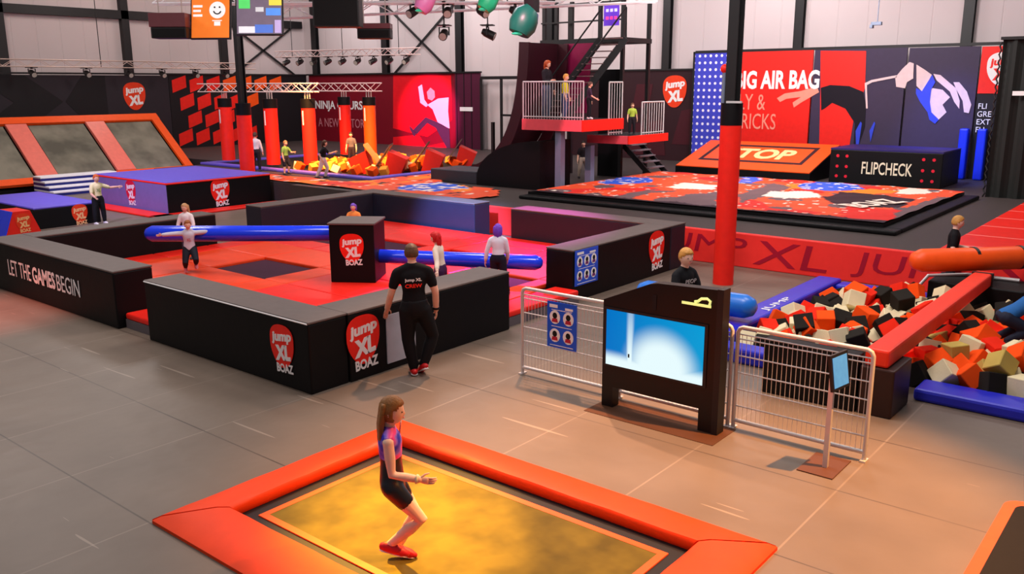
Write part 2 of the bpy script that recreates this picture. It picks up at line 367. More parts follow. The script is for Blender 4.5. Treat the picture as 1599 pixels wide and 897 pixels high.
# big blue dotted panel
def dotted_mat():
    m = mat('panel_blue', (64, 70, 196), 0.5, 0.3); nt = m.node_tree; N = nt.nodes; L = nt.links; b = N['Principled BSDF']
    tc = N.new('ShaderNodeTexCoord'); sp = N.new('ShaderNodeSeparateXYZ'); L.new(tc.outputs['Object'], sp.inputs[0])
    def mth(op, a, c=None):
        n = N.new('ShaderNodeMath'); n.operation = op
        for i, q in enumerate((a, c)):
            if q is None: continue
            if isinstance(q, (int, float)): n.inputs[i].default_value = q
            else: L.new(q, n.inputs[i])
        return n.outputs[0]
    def cell(sock, per, off):
        t = mth('DIVIDE', mth('ADD', sock, off), per); return mth('MULTIPLY', mth('SUBTRACT', t, mth('ROUND', t)), per)
    u = cell(sp.outputs[0], 0.24, 0.0); v = cell(sp.outputs[2], 0.268, 0.0)
    d = mth('LESS_THAN', mth('ADD', mth('MULTIPLY', u, u), mth('MULTIPLY', v, v)), 0.055**2)
    x = N.new('ShaderNodeMix'); x.data_type = 'RGBA'; L.new(d, x.inputs[0]); src = b.inputs['Base Color'].links[0].from_socket
    L.new(src, x.inputs[6]); x.inputs[7].default_value = (0.85, 0.82, 0.95, 1); L.new(x.outputs[2], b.inputs['Base Color']); return m
t = panel_Y('climbing_panel', 'tall blue panel with rows of white dots behind the red column', -17.4, -16.02, 0.7, 5.1, 33.0, dotted_mat())
obj('panel_edge', MB().box(-17.48, -17.4, 32.98, 33.08, 0.7, 5.16).box(-17.48, -16.0, 32.98, 33.08, 5.1, 5.16), STL, t)
MRED = mat('mural_bright_red', (238, 34, 26), 0.5, 0.3); MPUR = mat('mural_purple_grey', (58, 46, 72), 0.55, 0.3)
t = panel_Y('mural_panel', 'bright red mural board lettered BIG AIR BAG in white', -15.92, -12.56, 0.7, 5.1, 33.0, MRED)
lettering('BIG AIR BAG', frame((-13.93, 32.99, 4.04), (1, 0, 0), (0, 0, 1)), 3.35, 0.70, WHT, t, weight=0.035)
PINKP = mat('printed_pink', (255, 150, 130), 0.6, 0.2)
lettering('FLY &', frame((-14.98, 32.99, 3.20), (1, 0, 0), (0, 0, 1)), 1.35, 0.6, PINKP, t, name='thin_lettering')
lettering('TRICKS', frame((-14.72, 32.99, 2.46), (1, 0, 0), (0, 0, 1)), 1.75, 0.6, PINKP, t, name='thin_lettering')
flat_Y('printed_leg', [[(-13.85,3.35),(-13.55,3.53),(-12.93,3.62),(-12.33,3.78),(-12.24,3.58),(-12.90,3.19),(-13.16,3.01),(-13.22,3.19),(-12.91,3.40),(-13.47,3.33),(-13.72,3.21)]], 33.0, PINKP, t)
t = panel_Y('mural_panel', 'red and purple mural board with the legs of a flipping gymnast', -12.5, -9.25, 0.7, 5.1, 33.0, MPUR)
flat_Y('printed_red_field', [[(-12.29,5.07),(-10.65,5.02),(-10.58,3.74),(-12.19,3.67)], [(-12.19,3.67),(-10.58,3.74),(-10.89,2.61),(-10.97,1.59),(-12.08,1.54)]], 33.0, MRED, t)
PANTS = mat('printed_black', (24, 18, 30), 0.6, 0.2); PALE = mat('printed_pale', (226, 198, 200), 0.6, 0.2); PBLU = mat('printed_blue', (50, 70, 210), 0.5, 0.3)
flat_Y('printed_trousers', [[(-12.18,3.74),(-11.84,3.84),(-11.15,3.80),(-10.64,3.60),(-10.50,3.14),(-10.47,2.35),(-10.64,1.67),(-10.81,1.66),(-10.83,2.47),(-11.22,3.00),(-11.72,3.20),(-11.98,2.99),(-12.10,2.92)]], 32.988, PANTS, t)
flat_Y('printed_waist', [[(-10.60,3.90),(-10.38,4.01),(-9.53,4.17),(-9.52,4.09),(-10.34,3.93),(-10.52,3.83),(-10.42,3.01),(-10.48,3.01)]], 32.988, PALE, t)
flat_Y('printed_belly', [[(-9.51,3.77),(-9.57,4.09),(-9.36,4.38),(-9.14,4.61),(-9.00,4.56),(-8.97,4.05),(-9.16,3.93),(-9.21,3.72)]], 32.988, PALE, t)
flat_Y('printed_stripe', [[(-10.78,2.20),(-10.63,2.54),(-10.58,2.48),(-10.63,1.67),(-10.72,1.67)], [(-10.29,2.22),(-10.15,2.55),(-10.11,2.48),(-10.22,1.82)]], 32.98, PBLU, t)
t = panel_Y('mural_panel', 'purple mural board with the arched torso and hanging arms of the gymnast', -9.18, -6.95, 0.7, 5.08, 33.0, MPUR)
flat_Y('printed_torso', [[(-8.91,4.52),(-8.65,4.36),(-8.38,4.17),(-8.49,3.92),(-8.64,3.61),(-8.84,3.80)], [(-8.35,3.73),(-7.99,3.67),(-7.73,3.42),(-7.94,3.17),(-7.79,2.92),(-8.01,2.67),(-8.27,2.91),(-8.37,3.29)]], 33.0, PALE, t)
flat_Y('printed_arm', [[(-8.33,4.20),(-8.10,4.16),(-7.57,3.72),(-7.41,3.30),(-7.40,3.04),(-7.58,3.27),(-7.75,3.61),(-8.20,3.98)], [(-7.67,3.92),(-7.49,3.92),(-7.22,3.61),(-7.04,3.18),(-7.09,2.90),(-7.24,2.93),(-7.32,3.30),(-7.55,3.67)]], 32.986, PALE, t)
flat_Y('printed_shirt', [[(-8.84,3.73),(-8.64,3.62),(-8.49,3.92),(-8.36,4.17),(-8.24,3.92),(-8.35,3.67),(-8.35,3.26),(-8.27,2.91),(-8.01,2.67),(-8.11,2.52),(-8.31,2.66),(-8.39,2.91),(-8.67,3.26),(-8.83,3.54)]], 32.98, PBLU, t)
t = panel_Y('mural_panel', 'narrow mural board with a red badge above black lettering field at the net', -6.9, -5.4, 0.7, 5.06, 33.0, DK)
obj('red_field', MB().box(-6.9, -5.4, 32.98, 33.0, 3.55, 5.06), MRED, t)
logo(t, frame((-6.25, 32.97, 4.35), (1, 0, 0), (0, 0, 1)), 0.9, below=False, mats=(WHT,), letter_mat=MRED)
lettering('FLI\nGRE\nEXT\nFLI', frame((-6.62, 32.99, 2.75), (1, 0, 0), (0, 0, 1)), 0.42, 0.95, WHT, t, name='small_lettering')
for x in (-7.1, -6.55): tag(recenter(obj('padded_post', MB().box(x-0.14, x+0.14, 32.6, 32.9, 0.7, 2.4, 0.05), mat('post_blue', (20, 50, 220), 0.4, 0.4))), 'blue padded post by the net, %s' % ('nearer the black box' if x < -7 else 'closer to the net edge'), 'post', 'blue padded posts')
# black top rail of the right-hand mural
trim(MB().box(-17.4, -5.4, 33.0, 33.12, 5.1, 5.2)); trim(MB().box(-43, -29.4, 33.4, 33.6, 4.47, 4.55)); trim(MB().box(-24, -17.5, 33.45, 33.6, 4.45, 4.52)); trim(MB().box(-43.1, -42.95, 9, 33.4, 4.46, 4.54))
# dark net curtain at the right
t = thing('net_curtain', 'tall black net curtain at the right end of the airbag area', 'net', (-4.0, 28, 0.7))
nm = MB(); n = 40
pts = [(-5.35+0.09*i, 28.0+0.06*math.sin(i*1.3)) for i in range(n)]
nm.prism([(x, y, 0.7) for x, y in pts]+[(x, y+0.03, 0.7) for x, y in pts[::-1]], (0, 0, 4.35))
obj('curtain', nm, mat('net_black', (26, 28, 26), 0.6, 0.3), t)
obj('net_rail', MB().box(-5.4, -1.7, 27.9, 28.12, 5.05, 5.13), STL, t)
obj('small_sign', MB().box(-4.95, -4.2, 27.86, 27.9, 3.55, 3.67), WHT, t)
rp = MB().path([(-5.36, 27.93, 0.7+0.11*i) if i % 2 else (-5.41, 27.95, 0.7+0.11*i) for i in range(40)], 0.022, 6); obj('edge_rope', rp, STL, t)

# ------------------------------------------------------------------ columns
def column(x, y, z0, zr, r, label, beacon=False):
    t = thing('padded_column', label, 'column', (x, y, z0))
    pd = MB(); k = 26
    rings = [(V((x, y, z0+(zr-z0)*i/k)), V((r*(1.0 if i % 2 else 1.02), 0, 0)), V((0, r*(1.0 if i % 2 else 1.02), 0))) for i in range(k+1)]
    pd.loft(rings, 24); obj('red_padding', pd, RED, t, smooth=40)
    obj('collar', MB().tube((x, y, zr), (x, y, zr+0.42), r*1.03, seg=24), BLK, t, smooth=40)
    obj('steel_shaft', hbeam(x, y, 0.20, zr+0.42, 9.6), STL, t)
    if beacon:
        q = (x-0.19, y+0.02); b = obj('conduit', MB().tube((*q, zr+0.42), (*q, zr+1.0), 0.05), GRS, t, smooth=40)
        obj('red_knob', MB().sphere((*q, zr+1.06), 0.09), RED, t, smooth=180)
        obj('shelf_plate', MB().box(x-0.05, x+0.26, y-0.16, y-0.12, zr+0.42, zr+0.46), GAL, t)
column(-7.55, 15.88, 0, 3.12, 0.20, 'tall round column wrapped in red padding in front of the lettered red wall', True)
column(-27.7, 18.65, 0.7, 2.87, 0.26, 'slim column padded red at its foot behind the large purple topped block')

# ------------------------------------------------------------------ foreground trampoline
t = thing('trampoline', 'large in-ground trampoline with orange pads and golden lit bed under the jumping girl', 'trampoline', (-4.88, 5.14, 0))
X0, X1, Y0, Y1 = -7.2, -2.55, 3.56, 6.70; pw = 0.52
def ring(d, w, z0, z1):
    mb = MB(); a, b, c_, d_ = X0+d, X1-d, Y0+d, Y1-d
    for q in ((a, b, c_, c_+w), (a, b, d_-w, d_), (a, a+w, c_+w, d_-w), (b-w, b, c_+w, d_-w)): mb.box(*q, z0, z1)
    bmesh.ops.remove_doubles(mb.bm, verts=mb.bm.verts[:], dist=0.0005); return mb
obj('gap_shade_strip', ring(pw-0.05, 0.21, 0.0, 0.012), DK, t)  # black strip painting in the shade between pads and bed
obj('orange_border_line', ring(pw+0.16, 0.07, 0.012, 0.024), mat('line_orange', (236, 88, 20), 0.5, 0.3), t)
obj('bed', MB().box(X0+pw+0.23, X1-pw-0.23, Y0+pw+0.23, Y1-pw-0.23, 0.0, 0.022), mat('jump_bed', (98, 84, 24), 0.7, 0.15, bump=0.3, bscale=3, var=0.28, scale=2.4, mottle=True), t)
VERM = mat('pad_vermilion', (248, 66, 10), 0.5, 0.2, bump=0.1, bscale=5)
PROF = [(0.0, 0.0), (0.0, 0.03), (0.12, 0.065), (0.45, 0.095), (0.80, 0.125), (0.95, 0.12), (1.0, 0.09), (1.0, 0.03), (0.97, 0.0)]
O4 = [V((X0, Y0, 0)), V((X1, Y0, 0)), V((X1, Y1, 0)), V((X0, Y1, 0))]; I4 = [V((X0+pw, Y0+pw, 0)), V((X1-pw, Y0+pw, 0)), V((X1-pw, Y1-pw, 0)), V((X0+pw, Y1-pw, 0))]
for k in range(4):
    k2 = (k+1) % 4; b = bmesh.new(); rows = []
    for s_ in range(13):
        g_ = 0.004+0.992*s_/12; row = []
        for f, z in PROF:
            p = O4[k].lerp(I4[k], f).lerp(O4[k2].lerp(I4[k2], f), g_); row.append(b.verts.new((p.x, p.y, max(0, z+(0.004*math.sin(s_*2.1+k) if z > 0.04 else 0)))))
        rows.append(row)
    for r0_, r1_ in zip(rows, rows[1:]):
        for i in range(len(PROF)): j = (i+1) % len(PROF); b.faces.new((r0_[i], r0_[j], r1_[j], r1_[i]))
    b.faces.new(rows[0]); b.faces.new(rows[-1][::-1])
    obj('pad', b, VERM, t, smooth=45)
# corner of a second trampoline at the right
t = thing('trampoline', 'dark trampoline with a rounded orange edge cut off at the lower right', 'trampoline', (-0.2, 7.6, 0))
def rr(x0, x1, y0, y1, r, z, n=6):
    P = []
    for cx, cy, a0 in ((x1-r, y1-r, 0), (x0+r, y1-r, 90), (x0+r, y0+r, 180), (x1-r, y0+r, 270)):
        for i in range(n+1): P.append((cx+r*math.cos(R(a0+90*i/n)), cy+r*math.sin(R(a0+90*i/n)), z))
    return P
obj('orange_edge', MB().prism(rr(-1.17, 2.2, 5.6, 8.62, 0.16, 0), (0, 0, 0.17)), ORG, t)
obj('bed', MB().prism(rr(-1.07, 2.1, 5.7, 8.52, 0.12, 0.17), (0, 0, 0.012)), TRM, t)
# ------------------------------------------------------------------ padded arena
def pad_wall(x0, x1, y0, y1, label, h=0.97, z0=0.0, side=None, piping=None):
    t = thing('padded_wall', label, 'padded wall', ((x0+x1)/2, (y0+y1)/2, z0))
    obj('cover', MB().box(x0, x1, y0, y1, z0, h-0.035, 0.02), side or BLK, t)
    tp = obj('top_pad', MB().box(x0-0.004, x1+0.004, y0-0.004, y1+0.004, h-0.035, h, 0.012), CAP, t)
    if piping:
        obj('piping', MB().tube(piping[0], piping[1], 0.011), WHT, tp)
    return t
t = pad_wall(-12.81, -8.77, 6.62, 7.25, 'long black padded wall with white piping in front of the sweeper arena', piping=((-12.8, 6.615, 0.945), (-8.78, 6.615, 0.945)))
logo(t, frame((-9.33, 6.612, 0.56), (1, 0, 0), (0, 0, 1)), 0.50)
t = pad_wall(-9.39, -8.75, 7.26, 10.62, 'black padded wall beside the man in black, badge at its corner end')
logo(t, frame((-8.745, 7.50, 0.56), (0, 1, 0), (0, 0, 1)), 0.58)
obj('white_board', MB().box(-8.75, -8.735, 7.92, 8.47, 0.10, 0.80), mat('board_grey', (176, 176, 186), 0.5, 0.3), t)
t = pad_wall(-18.95, -13.80, 6.62, 7.30, 'black padded wall lettered LET THE GAMES BEGIN at the left edge')
lm = MB()
lm.add(text_bm('LET THE', 0.98, 0.30, thick=0.005), frame((-17.45, 6.612, 0.52), (1, 0, 0), (0, 0, 1)))
lm.add(text_bm('GAMES', 0.92, 0.31, weight=0.025, thick=0.005), frame((-16.42, 6.612, 0.51), (1, 0, 0), (0, 0, 1)))
lm.add(text_bm('BEGIN', 0.86, 0.30, thick=0.005), frame((-15.46, 6.612, 0.50), (1, 0, 0), (0, 0, 1)))
obj('lettering', lm, WHT, t)
pad_wall(-18.95, -18.36, 7.31, 11.4, 'black padded wall running away behind the blue tube at the left of the arena')
pad_wall(-19.15, -18.5, 12.75, 16.44, 'black padded wall on the far left of the arena with a purple grey end', side=mat('indigo_vinyl', (28, 26, 40), 0.5, 0.4))
pad_wall(-19.15, -14.7, 16.45, 17.05, 'black padded wall at the far side of the arena catching blue light', side=mat('painted_sheen_vinyl', (34, 36, 52), 0.35, 0.5))  # blue sheen painted into this cover's base colour
pad_wall(-13.4, -9.0, 16.32, 16.95, 'dark padded wall closing the far right side behind the purple haired child', side=mat('indigo_vinyl', (28, 26, 40), 0.5, 0.4))
t = pad_wall(-9.62, -9.0, 12.74, 16.31, 'black padded wall with a blue picture poster behind the fence')
logo(t, frame((-8.995, 15.72, 0.58), (0, 1, 0), (0, 0, 1)), 0.62)
POST = mat('poster_blue', (24, 84, 214), 0.4, 0.4)
def poster(parent, T, w, h, rows, cols, faces_col):
    o = obj('poster', MB().prism([T @ V((x*w/2, y*h/2, 0)) for x, y in ((-1, -1), (1, -1), (1, 1), (-1, 1))], (T.to_3x3() @ V((0, 0, 1)))*0.012), POST, parent)
    for r_ in range(rows):
        for c_ in range(cols):
            cx = (c_-(cols-1)/2)*w/cols*0.92; cy = (((rows-1)/2)-r_)*h/rows*0.80-0.03*h; q = 0.36*min(w/cols, h/rows)
            pm, fm_, cm = MB(), MB(), MB(); pm.prism([T @ V((cx+q*math.cos(k*math.pi/8), cy+q*1.1*math.sin(k*math.pi/8), 0.012)) for k in range(16)], (T.to_3x3() @ V((0, 0, 1)))*0.003)
            fm_.prism([T @ V((cx+q*0.45*math.cos(k*math.pi/5), cy+0.25*q+q*0.5*math.sin(k*math.pi/5), 0.015)) for k in range(10)], (T.to_3x3() @ V((0, 0, 1)))*0.002)
            cm.prism([T @ V((cx+x*q, cy+y*q, 0.015)) for x, y in ((-0.6, -0.8), (0.6, -0.8), (0.45, -0.2), (-0.45, -0.2))], (T.to_3x3() @ V((0, 0, 1)))*0.002)
            obj('white_disc', pm, WHT, o); obj('printed_head', fm_, BFM, o); obj('printed_top', cm, faces_col, o)
    for x, y, a, b in ((-0.28, 0.41, 0.28, 0.07), (0.25, 0.38, 0.26, 0.05), (0, -0.45, 0.8, 0.015), (0, -0.03, 0.7, 0.012), (0, 0.33, 0.7, 0.012)):
        lm = MB(); lm.prism([T @ V(((x+p*a/2)*w, (y+q_*b/2)*h, 0.012)) for p, q_ in ((-1, -1), (1, -1), (1, 1), (-1, 1))], (T.to_3x3() @ V((0, 0, 1)))*0.003)
        obj('printed_line', lm, WHT, o)
poster(t, frame((-8.985, 13.14, 0.62), (0, 1, 0), (0, 0, 1)), 0.74, 0.66, 2, 3, mat('poster_plum', (120, 50, 110), 0.6, 0.2))
# the jump field inside the walls
t = thing('trampoline_field', 'red and orange padded trampoline field inside the black walls', 'trampoline', (-13.8, 11.8, 0))
xs = [-18.34, -17.7, -16.05, -14.2, -13.5, -11.7, -11.3, -10.0, -9.41]; ys = [7.32, 8.3, 9.75, 11.1, 12.3, 13.0, 14.3, 15.4, 16.3]
beds = {(2, 2): 1, (2, 5): 1, (4, 5): 1, (6, 3): 1, (6, 4): 1, (1, 5): 1}
redm, orgm, mesh_ = MB(), MB(), []
for i in range(8):
    for j in range(8):
        x0, x1, y0, y1 = xs[i], xs[i+1], ys[j], ys[j+1]
        if i == 7 and j >= 4: x1 = -9.64
        if j == 7: y1 = 16.28
        if (i, j) in beds: mesh_.append((x0, x1, y0, y1)); continue
        near = any((i+a, j+b) in beds for a in (-1, 0, 1) for b in (-1, 0, 1))
        (orgm if near and (i <= 3) and j <= 3 or (near and i >= 6) else redm).box(x0+0.004, x1-0.004, y0+0.004, y1-0.004, 0.16, 0.26, 0.03)
obj('base', MB().prism([(-18.34, 7.32, 0), (-9.41, 7.32, 0), (-9.41, 12.6, 0), (-9.64, 12.6, 0), (-9.64, 16.28, 0), (-18.34, 16.28, 0)], (0, 0, 0.155)), mat('step_grey', (96, 88, 92), 0.6, 0.3), t)
obj('red_pad', redm, RED, t); obj('orange_pad', orgm, mat('deep_orange_vinyl', (240, 64, 16), 0.45, 0.35), t)
BEDM = mat('bed_purple', (62, 18, 44), 0.7, 0.2)
for q in mesh_: obj('bed', MB().box(q[0]+0.03, q[1]-0.03, q[2]+0.03, q[3]-0.03, 0.155, 0.20), BEDM, t)
for x0, x1, y0, y1, lb in ((-13.78, -12.83, 6.75, 7.29, 'grey edged red entry step in the gap right of the lettered wall'), (-9.39, -8.85, 10.64, 12.72, 'pink lit entry step in the gap behind the first fence panel')):
    s_ = thing('entry_step', lb, 'step', ((x0+x1)/2, (y0+y1)/2, 0))
    obj('step_base', MB().box(x0, x1, y0, y1, 0, 0.15), mat('step_grey', (96, 88, 92)), s_); obj('step_pad', MB().box(x0, x1, y0, y1, 0.152, 0.255, 0.03), RED, s_)
# sweeper machine: pedestal with two inflated arms
hx, hy = -12.78, 10.93
t = thing('sweeper_machine', 'black badge pedestal with two long blue sweeper tubes in the middle of the arena', 'game machine', (hx, hy, 0.262), 34)
ra = Matrix.Translation((hx, hy, 0)) @ Matrix.Rotation(R(34), 4, 'Z')
b = MB().box(-0.43, 0.43, -0.43, 0.43, 0.262, 1.36, 0.015); b.bm.transform(ra); obj('pedestal', b, BLK, t)
b = MB().box(-0.45, 0.45, -0.45, 0.45, 1.36, 1.40, 0.012); b.bm.transform(ra); obj('top_pad', b, CAP, t)
logo(t, ra @ frame((0.0, -0.432, 0.93), (1, 0, 0), (0, 0, 1)), 0.46)
def arm(p0, p1, r0, r1, parent, name='sweeper_tube', m=RBL):
    o = obj(name, MB().path([p0, V(p0).lerp(V(p1), 0.5), p1], [r0, (r0+r1)/2, r1], 20, round_ends=True), m, parent, smooth=60)
    return o
arm((hx-0.3, hy-0.2, 1.13), (-16.75, 8.95, 0.98), 0.150, 0.165, t)
arm((hx+0.3, hy+0.2, 0.70), (-9.80, 12.66, 0.66), 0.130, 0.145, t)

# ------------------------------------------------------------------ left side blocks and ramp
t = thing('foam_block', 'big block with purple top and red piping, badges on both faces', 'block', (-27.7, 16, 0))
bx = (-29.9, -25.3, 14.1, 17.9)
obj('cover', MB().box(*bx, 0, 0.95, 0.02), BLK, t); obj('top_pad', MB().box(bx[0], bx[1], bx[2], bx[3], 0.952, 1.0, 0.015), PUR, t)
obj('side_panel', MB().box(bx[0]+0.05, bx[1]-0.01, bx[2]-0.012, bx[2]-0.001, 0.03, 0.93), mat('violet_lit_side', (122, 106, 164), 0.55, 0.3), t)  # thin sheet with violet front light painted into its colour
obj('piping', MB().tube((bx[0], bx[2], 0.95), (bx[1], bx[2], 0.95), 0.03).tube((bx[1], bx[2], 0.95), (bx[1], bx[3], 0.95), 0.03), RED, t)
logo(t, frame((-27.5, bx[2]-0.016, 0.58), (1, 0, 0), (0, 0, 1)), 0.62, mats=(mat('badge_magenta', (214, 16, 60), 0.5, 0.3),))
logo(t, frame((bx[1]+0.004, 15.95, 0.58), (0, 1, 0), (0, 0, 1)), 0.68)
tag(recenter(obj('floor_mat', MB().box(-30.4, -24.6, 13.4, 14.02, 0, 0.06, 0.02).box(-25.2, -24.6, 13.4, 18.0, 0, 0.06, 0.02), RED)), 'thin red floor mat at the foot of the big purple topped block', 'mat')
t = thing('landing_mat', 'low block with violet top and orange badge at the far left', 'mat', (-27.0, 11, 0))
obj('cover', MB().box(-29.6, -25.55, 10.25, 12.1, 0, 0.55, 0.02), BLK, t); obj('top_pad', MB().box(-29.6, -25.55, 10.25, 12.1, 0.552, 0.61, 0.02), PUR, t)
logo(t, frame((-25.545, 11.5, 0.33), (0, 1, 0), (0, 0, 1)), 0.45, mats=(mat('badge_orange_red', (232, 60, 22)),), letter_mat=mat('badge_peach', (255, 190, 130), 0.5, 0.2))
t = thing('foam_wedge', 'red and blue trapezoid foam block with badge in front of the low violet mat', 'foam block', (-24.4, 9.2, 0))
tr = [(-24.35, 8.98), (-24.35, 9.95), (-24.35, 9.68), (-24.35, 9.25)]
zz = (0.0, 0.0, 0.72, 0.72)
obj('red_body', MB().prism([(-24.35, y, z) for (x, y), z in zip(tr, zz)], (-0.85, 0, 0)), RED, t)
obj('blue_side', MB().prism([(-24.33, 8.97, 0.0), (-24.33, 9.24, 0.725), (-24.36, 9.22, 0.725), (-24.36, 8.95, 0.0)], (-1.0, 0, 0)), mat('side_blue', (40, 60, 220), 0.4, 0.4), t)
logo(t, frame((-24.345, 9.48, 0.44), (0, 1, 0), (0, 0, 1)), 0.38, mats=(mat('badge_orange_red', (232, 60, 22)),), letter_mat=mat('badge_peach', (255, 190, 130)))
lettering('J', frame((-25.0, 9.065, 0.36), (1, 0, 0), (0, 0.349, 0.937)), 0.24, 0.34, WHT, t, weight=0.03)
t = thing('soft_steps', 'white and navy striped soft steps below the slanted trampolines', 'steps', (-34, 15.4, 0))
NAVY = mat('navy_vinyl', (30, 36, 110), 0.5, 0.3)
for k in range(4):
    x0 = -33.0-0.32*k
    obj('riser', MB().box(-34.6, x0, 14.0, 16.9, 0.16*k+(0.002 if k else 0), 0.16*k+0.09), NAVY, t); obj('tread', MB().box(-34.6, x0+0.01, 14.0, 16.9, 0.16*k+0.092, 0.16*k+0.16, 0.015), WHT, t)
# slanted trampoline wall
t = thing('slanted_trampolines', 'row of slanted grey trampolines in orange pads at the left', 'trampoline', (-36.5, 16.3, 0))
pa, pb = V((-35.0, 0, 0.22)), V((-38.0, 0, 2.62)); sl = (pb-pa).normalized(); nn = V((sl.z, 0, -sl.x)) if sl.z > 0 else V((0, 0, 1)); nn = V((-sl.z, 0, sl.x)); nn = nn if nn.x > 0 else -nn
LEN = (pb-pa).length
def slab(y0, y1, s0, s1, h0, h1):
    mb = MB(); P = [pa+sl*s0+nn*h0, pa+sl*s1+nn*h0, pa+sl*s1+nn*h1, pa+sl*s0+nn*h1]
    mb.prism([V((p.x, y0, p.z)) for p in P], (0, y1-y0, 0)); bmesh.ops.bevel(mb.bm, geom=[e for e in mb.bm.edges if e.calc_length() > 0.5], offset=0.02, segments=1, affect='EDGES'); return mb
SALM = RED
ya, yb = 8.4, 20.95
obj('backing', MB().prism([(-35.1, ya, 0), (-35.1, ya, 0.15), (-38.0, ya, 2.45), (-38.35, ya, 2.45), (-38.35, ya, 0)], (0, yb-ya, 0)), BLK, t)
obj('top_pad', slab(ya, yb, LEN-0.42, LEN, 0, 0.13), ORG, t); obj('bottom_pad', slab(ya, yb, 0, 0.36, 0, 0.13), ORG, t)
obj('end_pad', slab(yb-0.38, yb, 0.37, LEN-0.43, 0, 0.13), ORG, t)
for yc in (11.65, 14.82, 17.98): obj('divider_pad', slab(yc-0.40, yc+0.40, 0.37, LEN-0.43, 0, 0.14), mat('lit_salmon_vinyl', (240, 120, 104), 0.35, 0.5), t)  # pale pink light painted into the divider pads' colour
SBED = mat('slanted_bed', (112, 106, 92), 0.6, 0.3, var=0.4, scale=0.9, mottle=True)
for y0, y1 in ((8.5, 11.2), (12.1, 14.36), (15.28, 17.52), (18.44, 20.5)): obj('bed', slab(y0, y1, 0.40, LEN-0.46, 0.02, 0.04), SBED, t)

# ------------------------------------------------------------------ fence, kiosk, sign
def fence_proto(w=1.55, h=1.22):
    t = thing('crowd_barrier', 'white mesh crowd barrier with a blue poster, left of the screen stand', 'fence', (0, 0, 0), group=None)
    r = 0.024
    P = [(0.03, 0, 0.02), (0.03, 0, h-0.06), (0.05, 0, h-0.02), (0.09, 0, h), (w-0.09, 0, h), (w-0.05, 0, h-0.02), (w-0.03, 0, h-0.06), (w-0.03, 0, 0.02)]
    obj('frame', MB().path(P, r, 10, ref=(0, 1, 0)), GAL, t, smooth=60)
    obj('bottom_rail', MB().tube((0.03, 0, 0.10), (w-0.03, 0, 0.10), r), GAL, t, smooth=60)
    for k in range(5): obj('cross_wire', MB().tube((0.05, 0.0, 0.28+0.2*k), (w-0.05, 0.0, 0.28+0.2*k), 0.008, seg=6), GAL, t)
    n = 27
    for k in range(n):
        x = 0.08+(w-0.16)*k/(n-1); obj('wire', MB().tube((x, 0.006, 0.11), (x, 0.006, h-0.09), 0.0035, seg=5), GAL, t)
    obj('top_wire', MB().tube((0.05, 0.0, h-0.085), (w-0.05, 0.0, h-0.085), 0.008, seg=6), GAL, t)
    for x in (0.03, w-0.03): obj('foot', MB().box(x-0.03, x+0.03, -0.06, 0.06, 0, 0.02), GAL, t)
    return t
f0 = fence_proto(); f0.location = (-7.22, 9.0, 0)
dup(f0, (-5.65, 9.0, 0), label='white mesh crowd barrier mostly hidden behind the screen stand')
dup(f0, (-4.09, 9.0, 0), label='white mesh crowd barrier in front of the black pit wall, right of the screen')
W[f0] = Matrix.Translation(f0.location)
poster(f0, frame((-6.50, 8.968, 0.81), (1, 0, 0), (0, 0, 1)), 0.47, 0.62, 2, 2, mat('poster_red', (180, 40, 60), 0.6, 0.2))
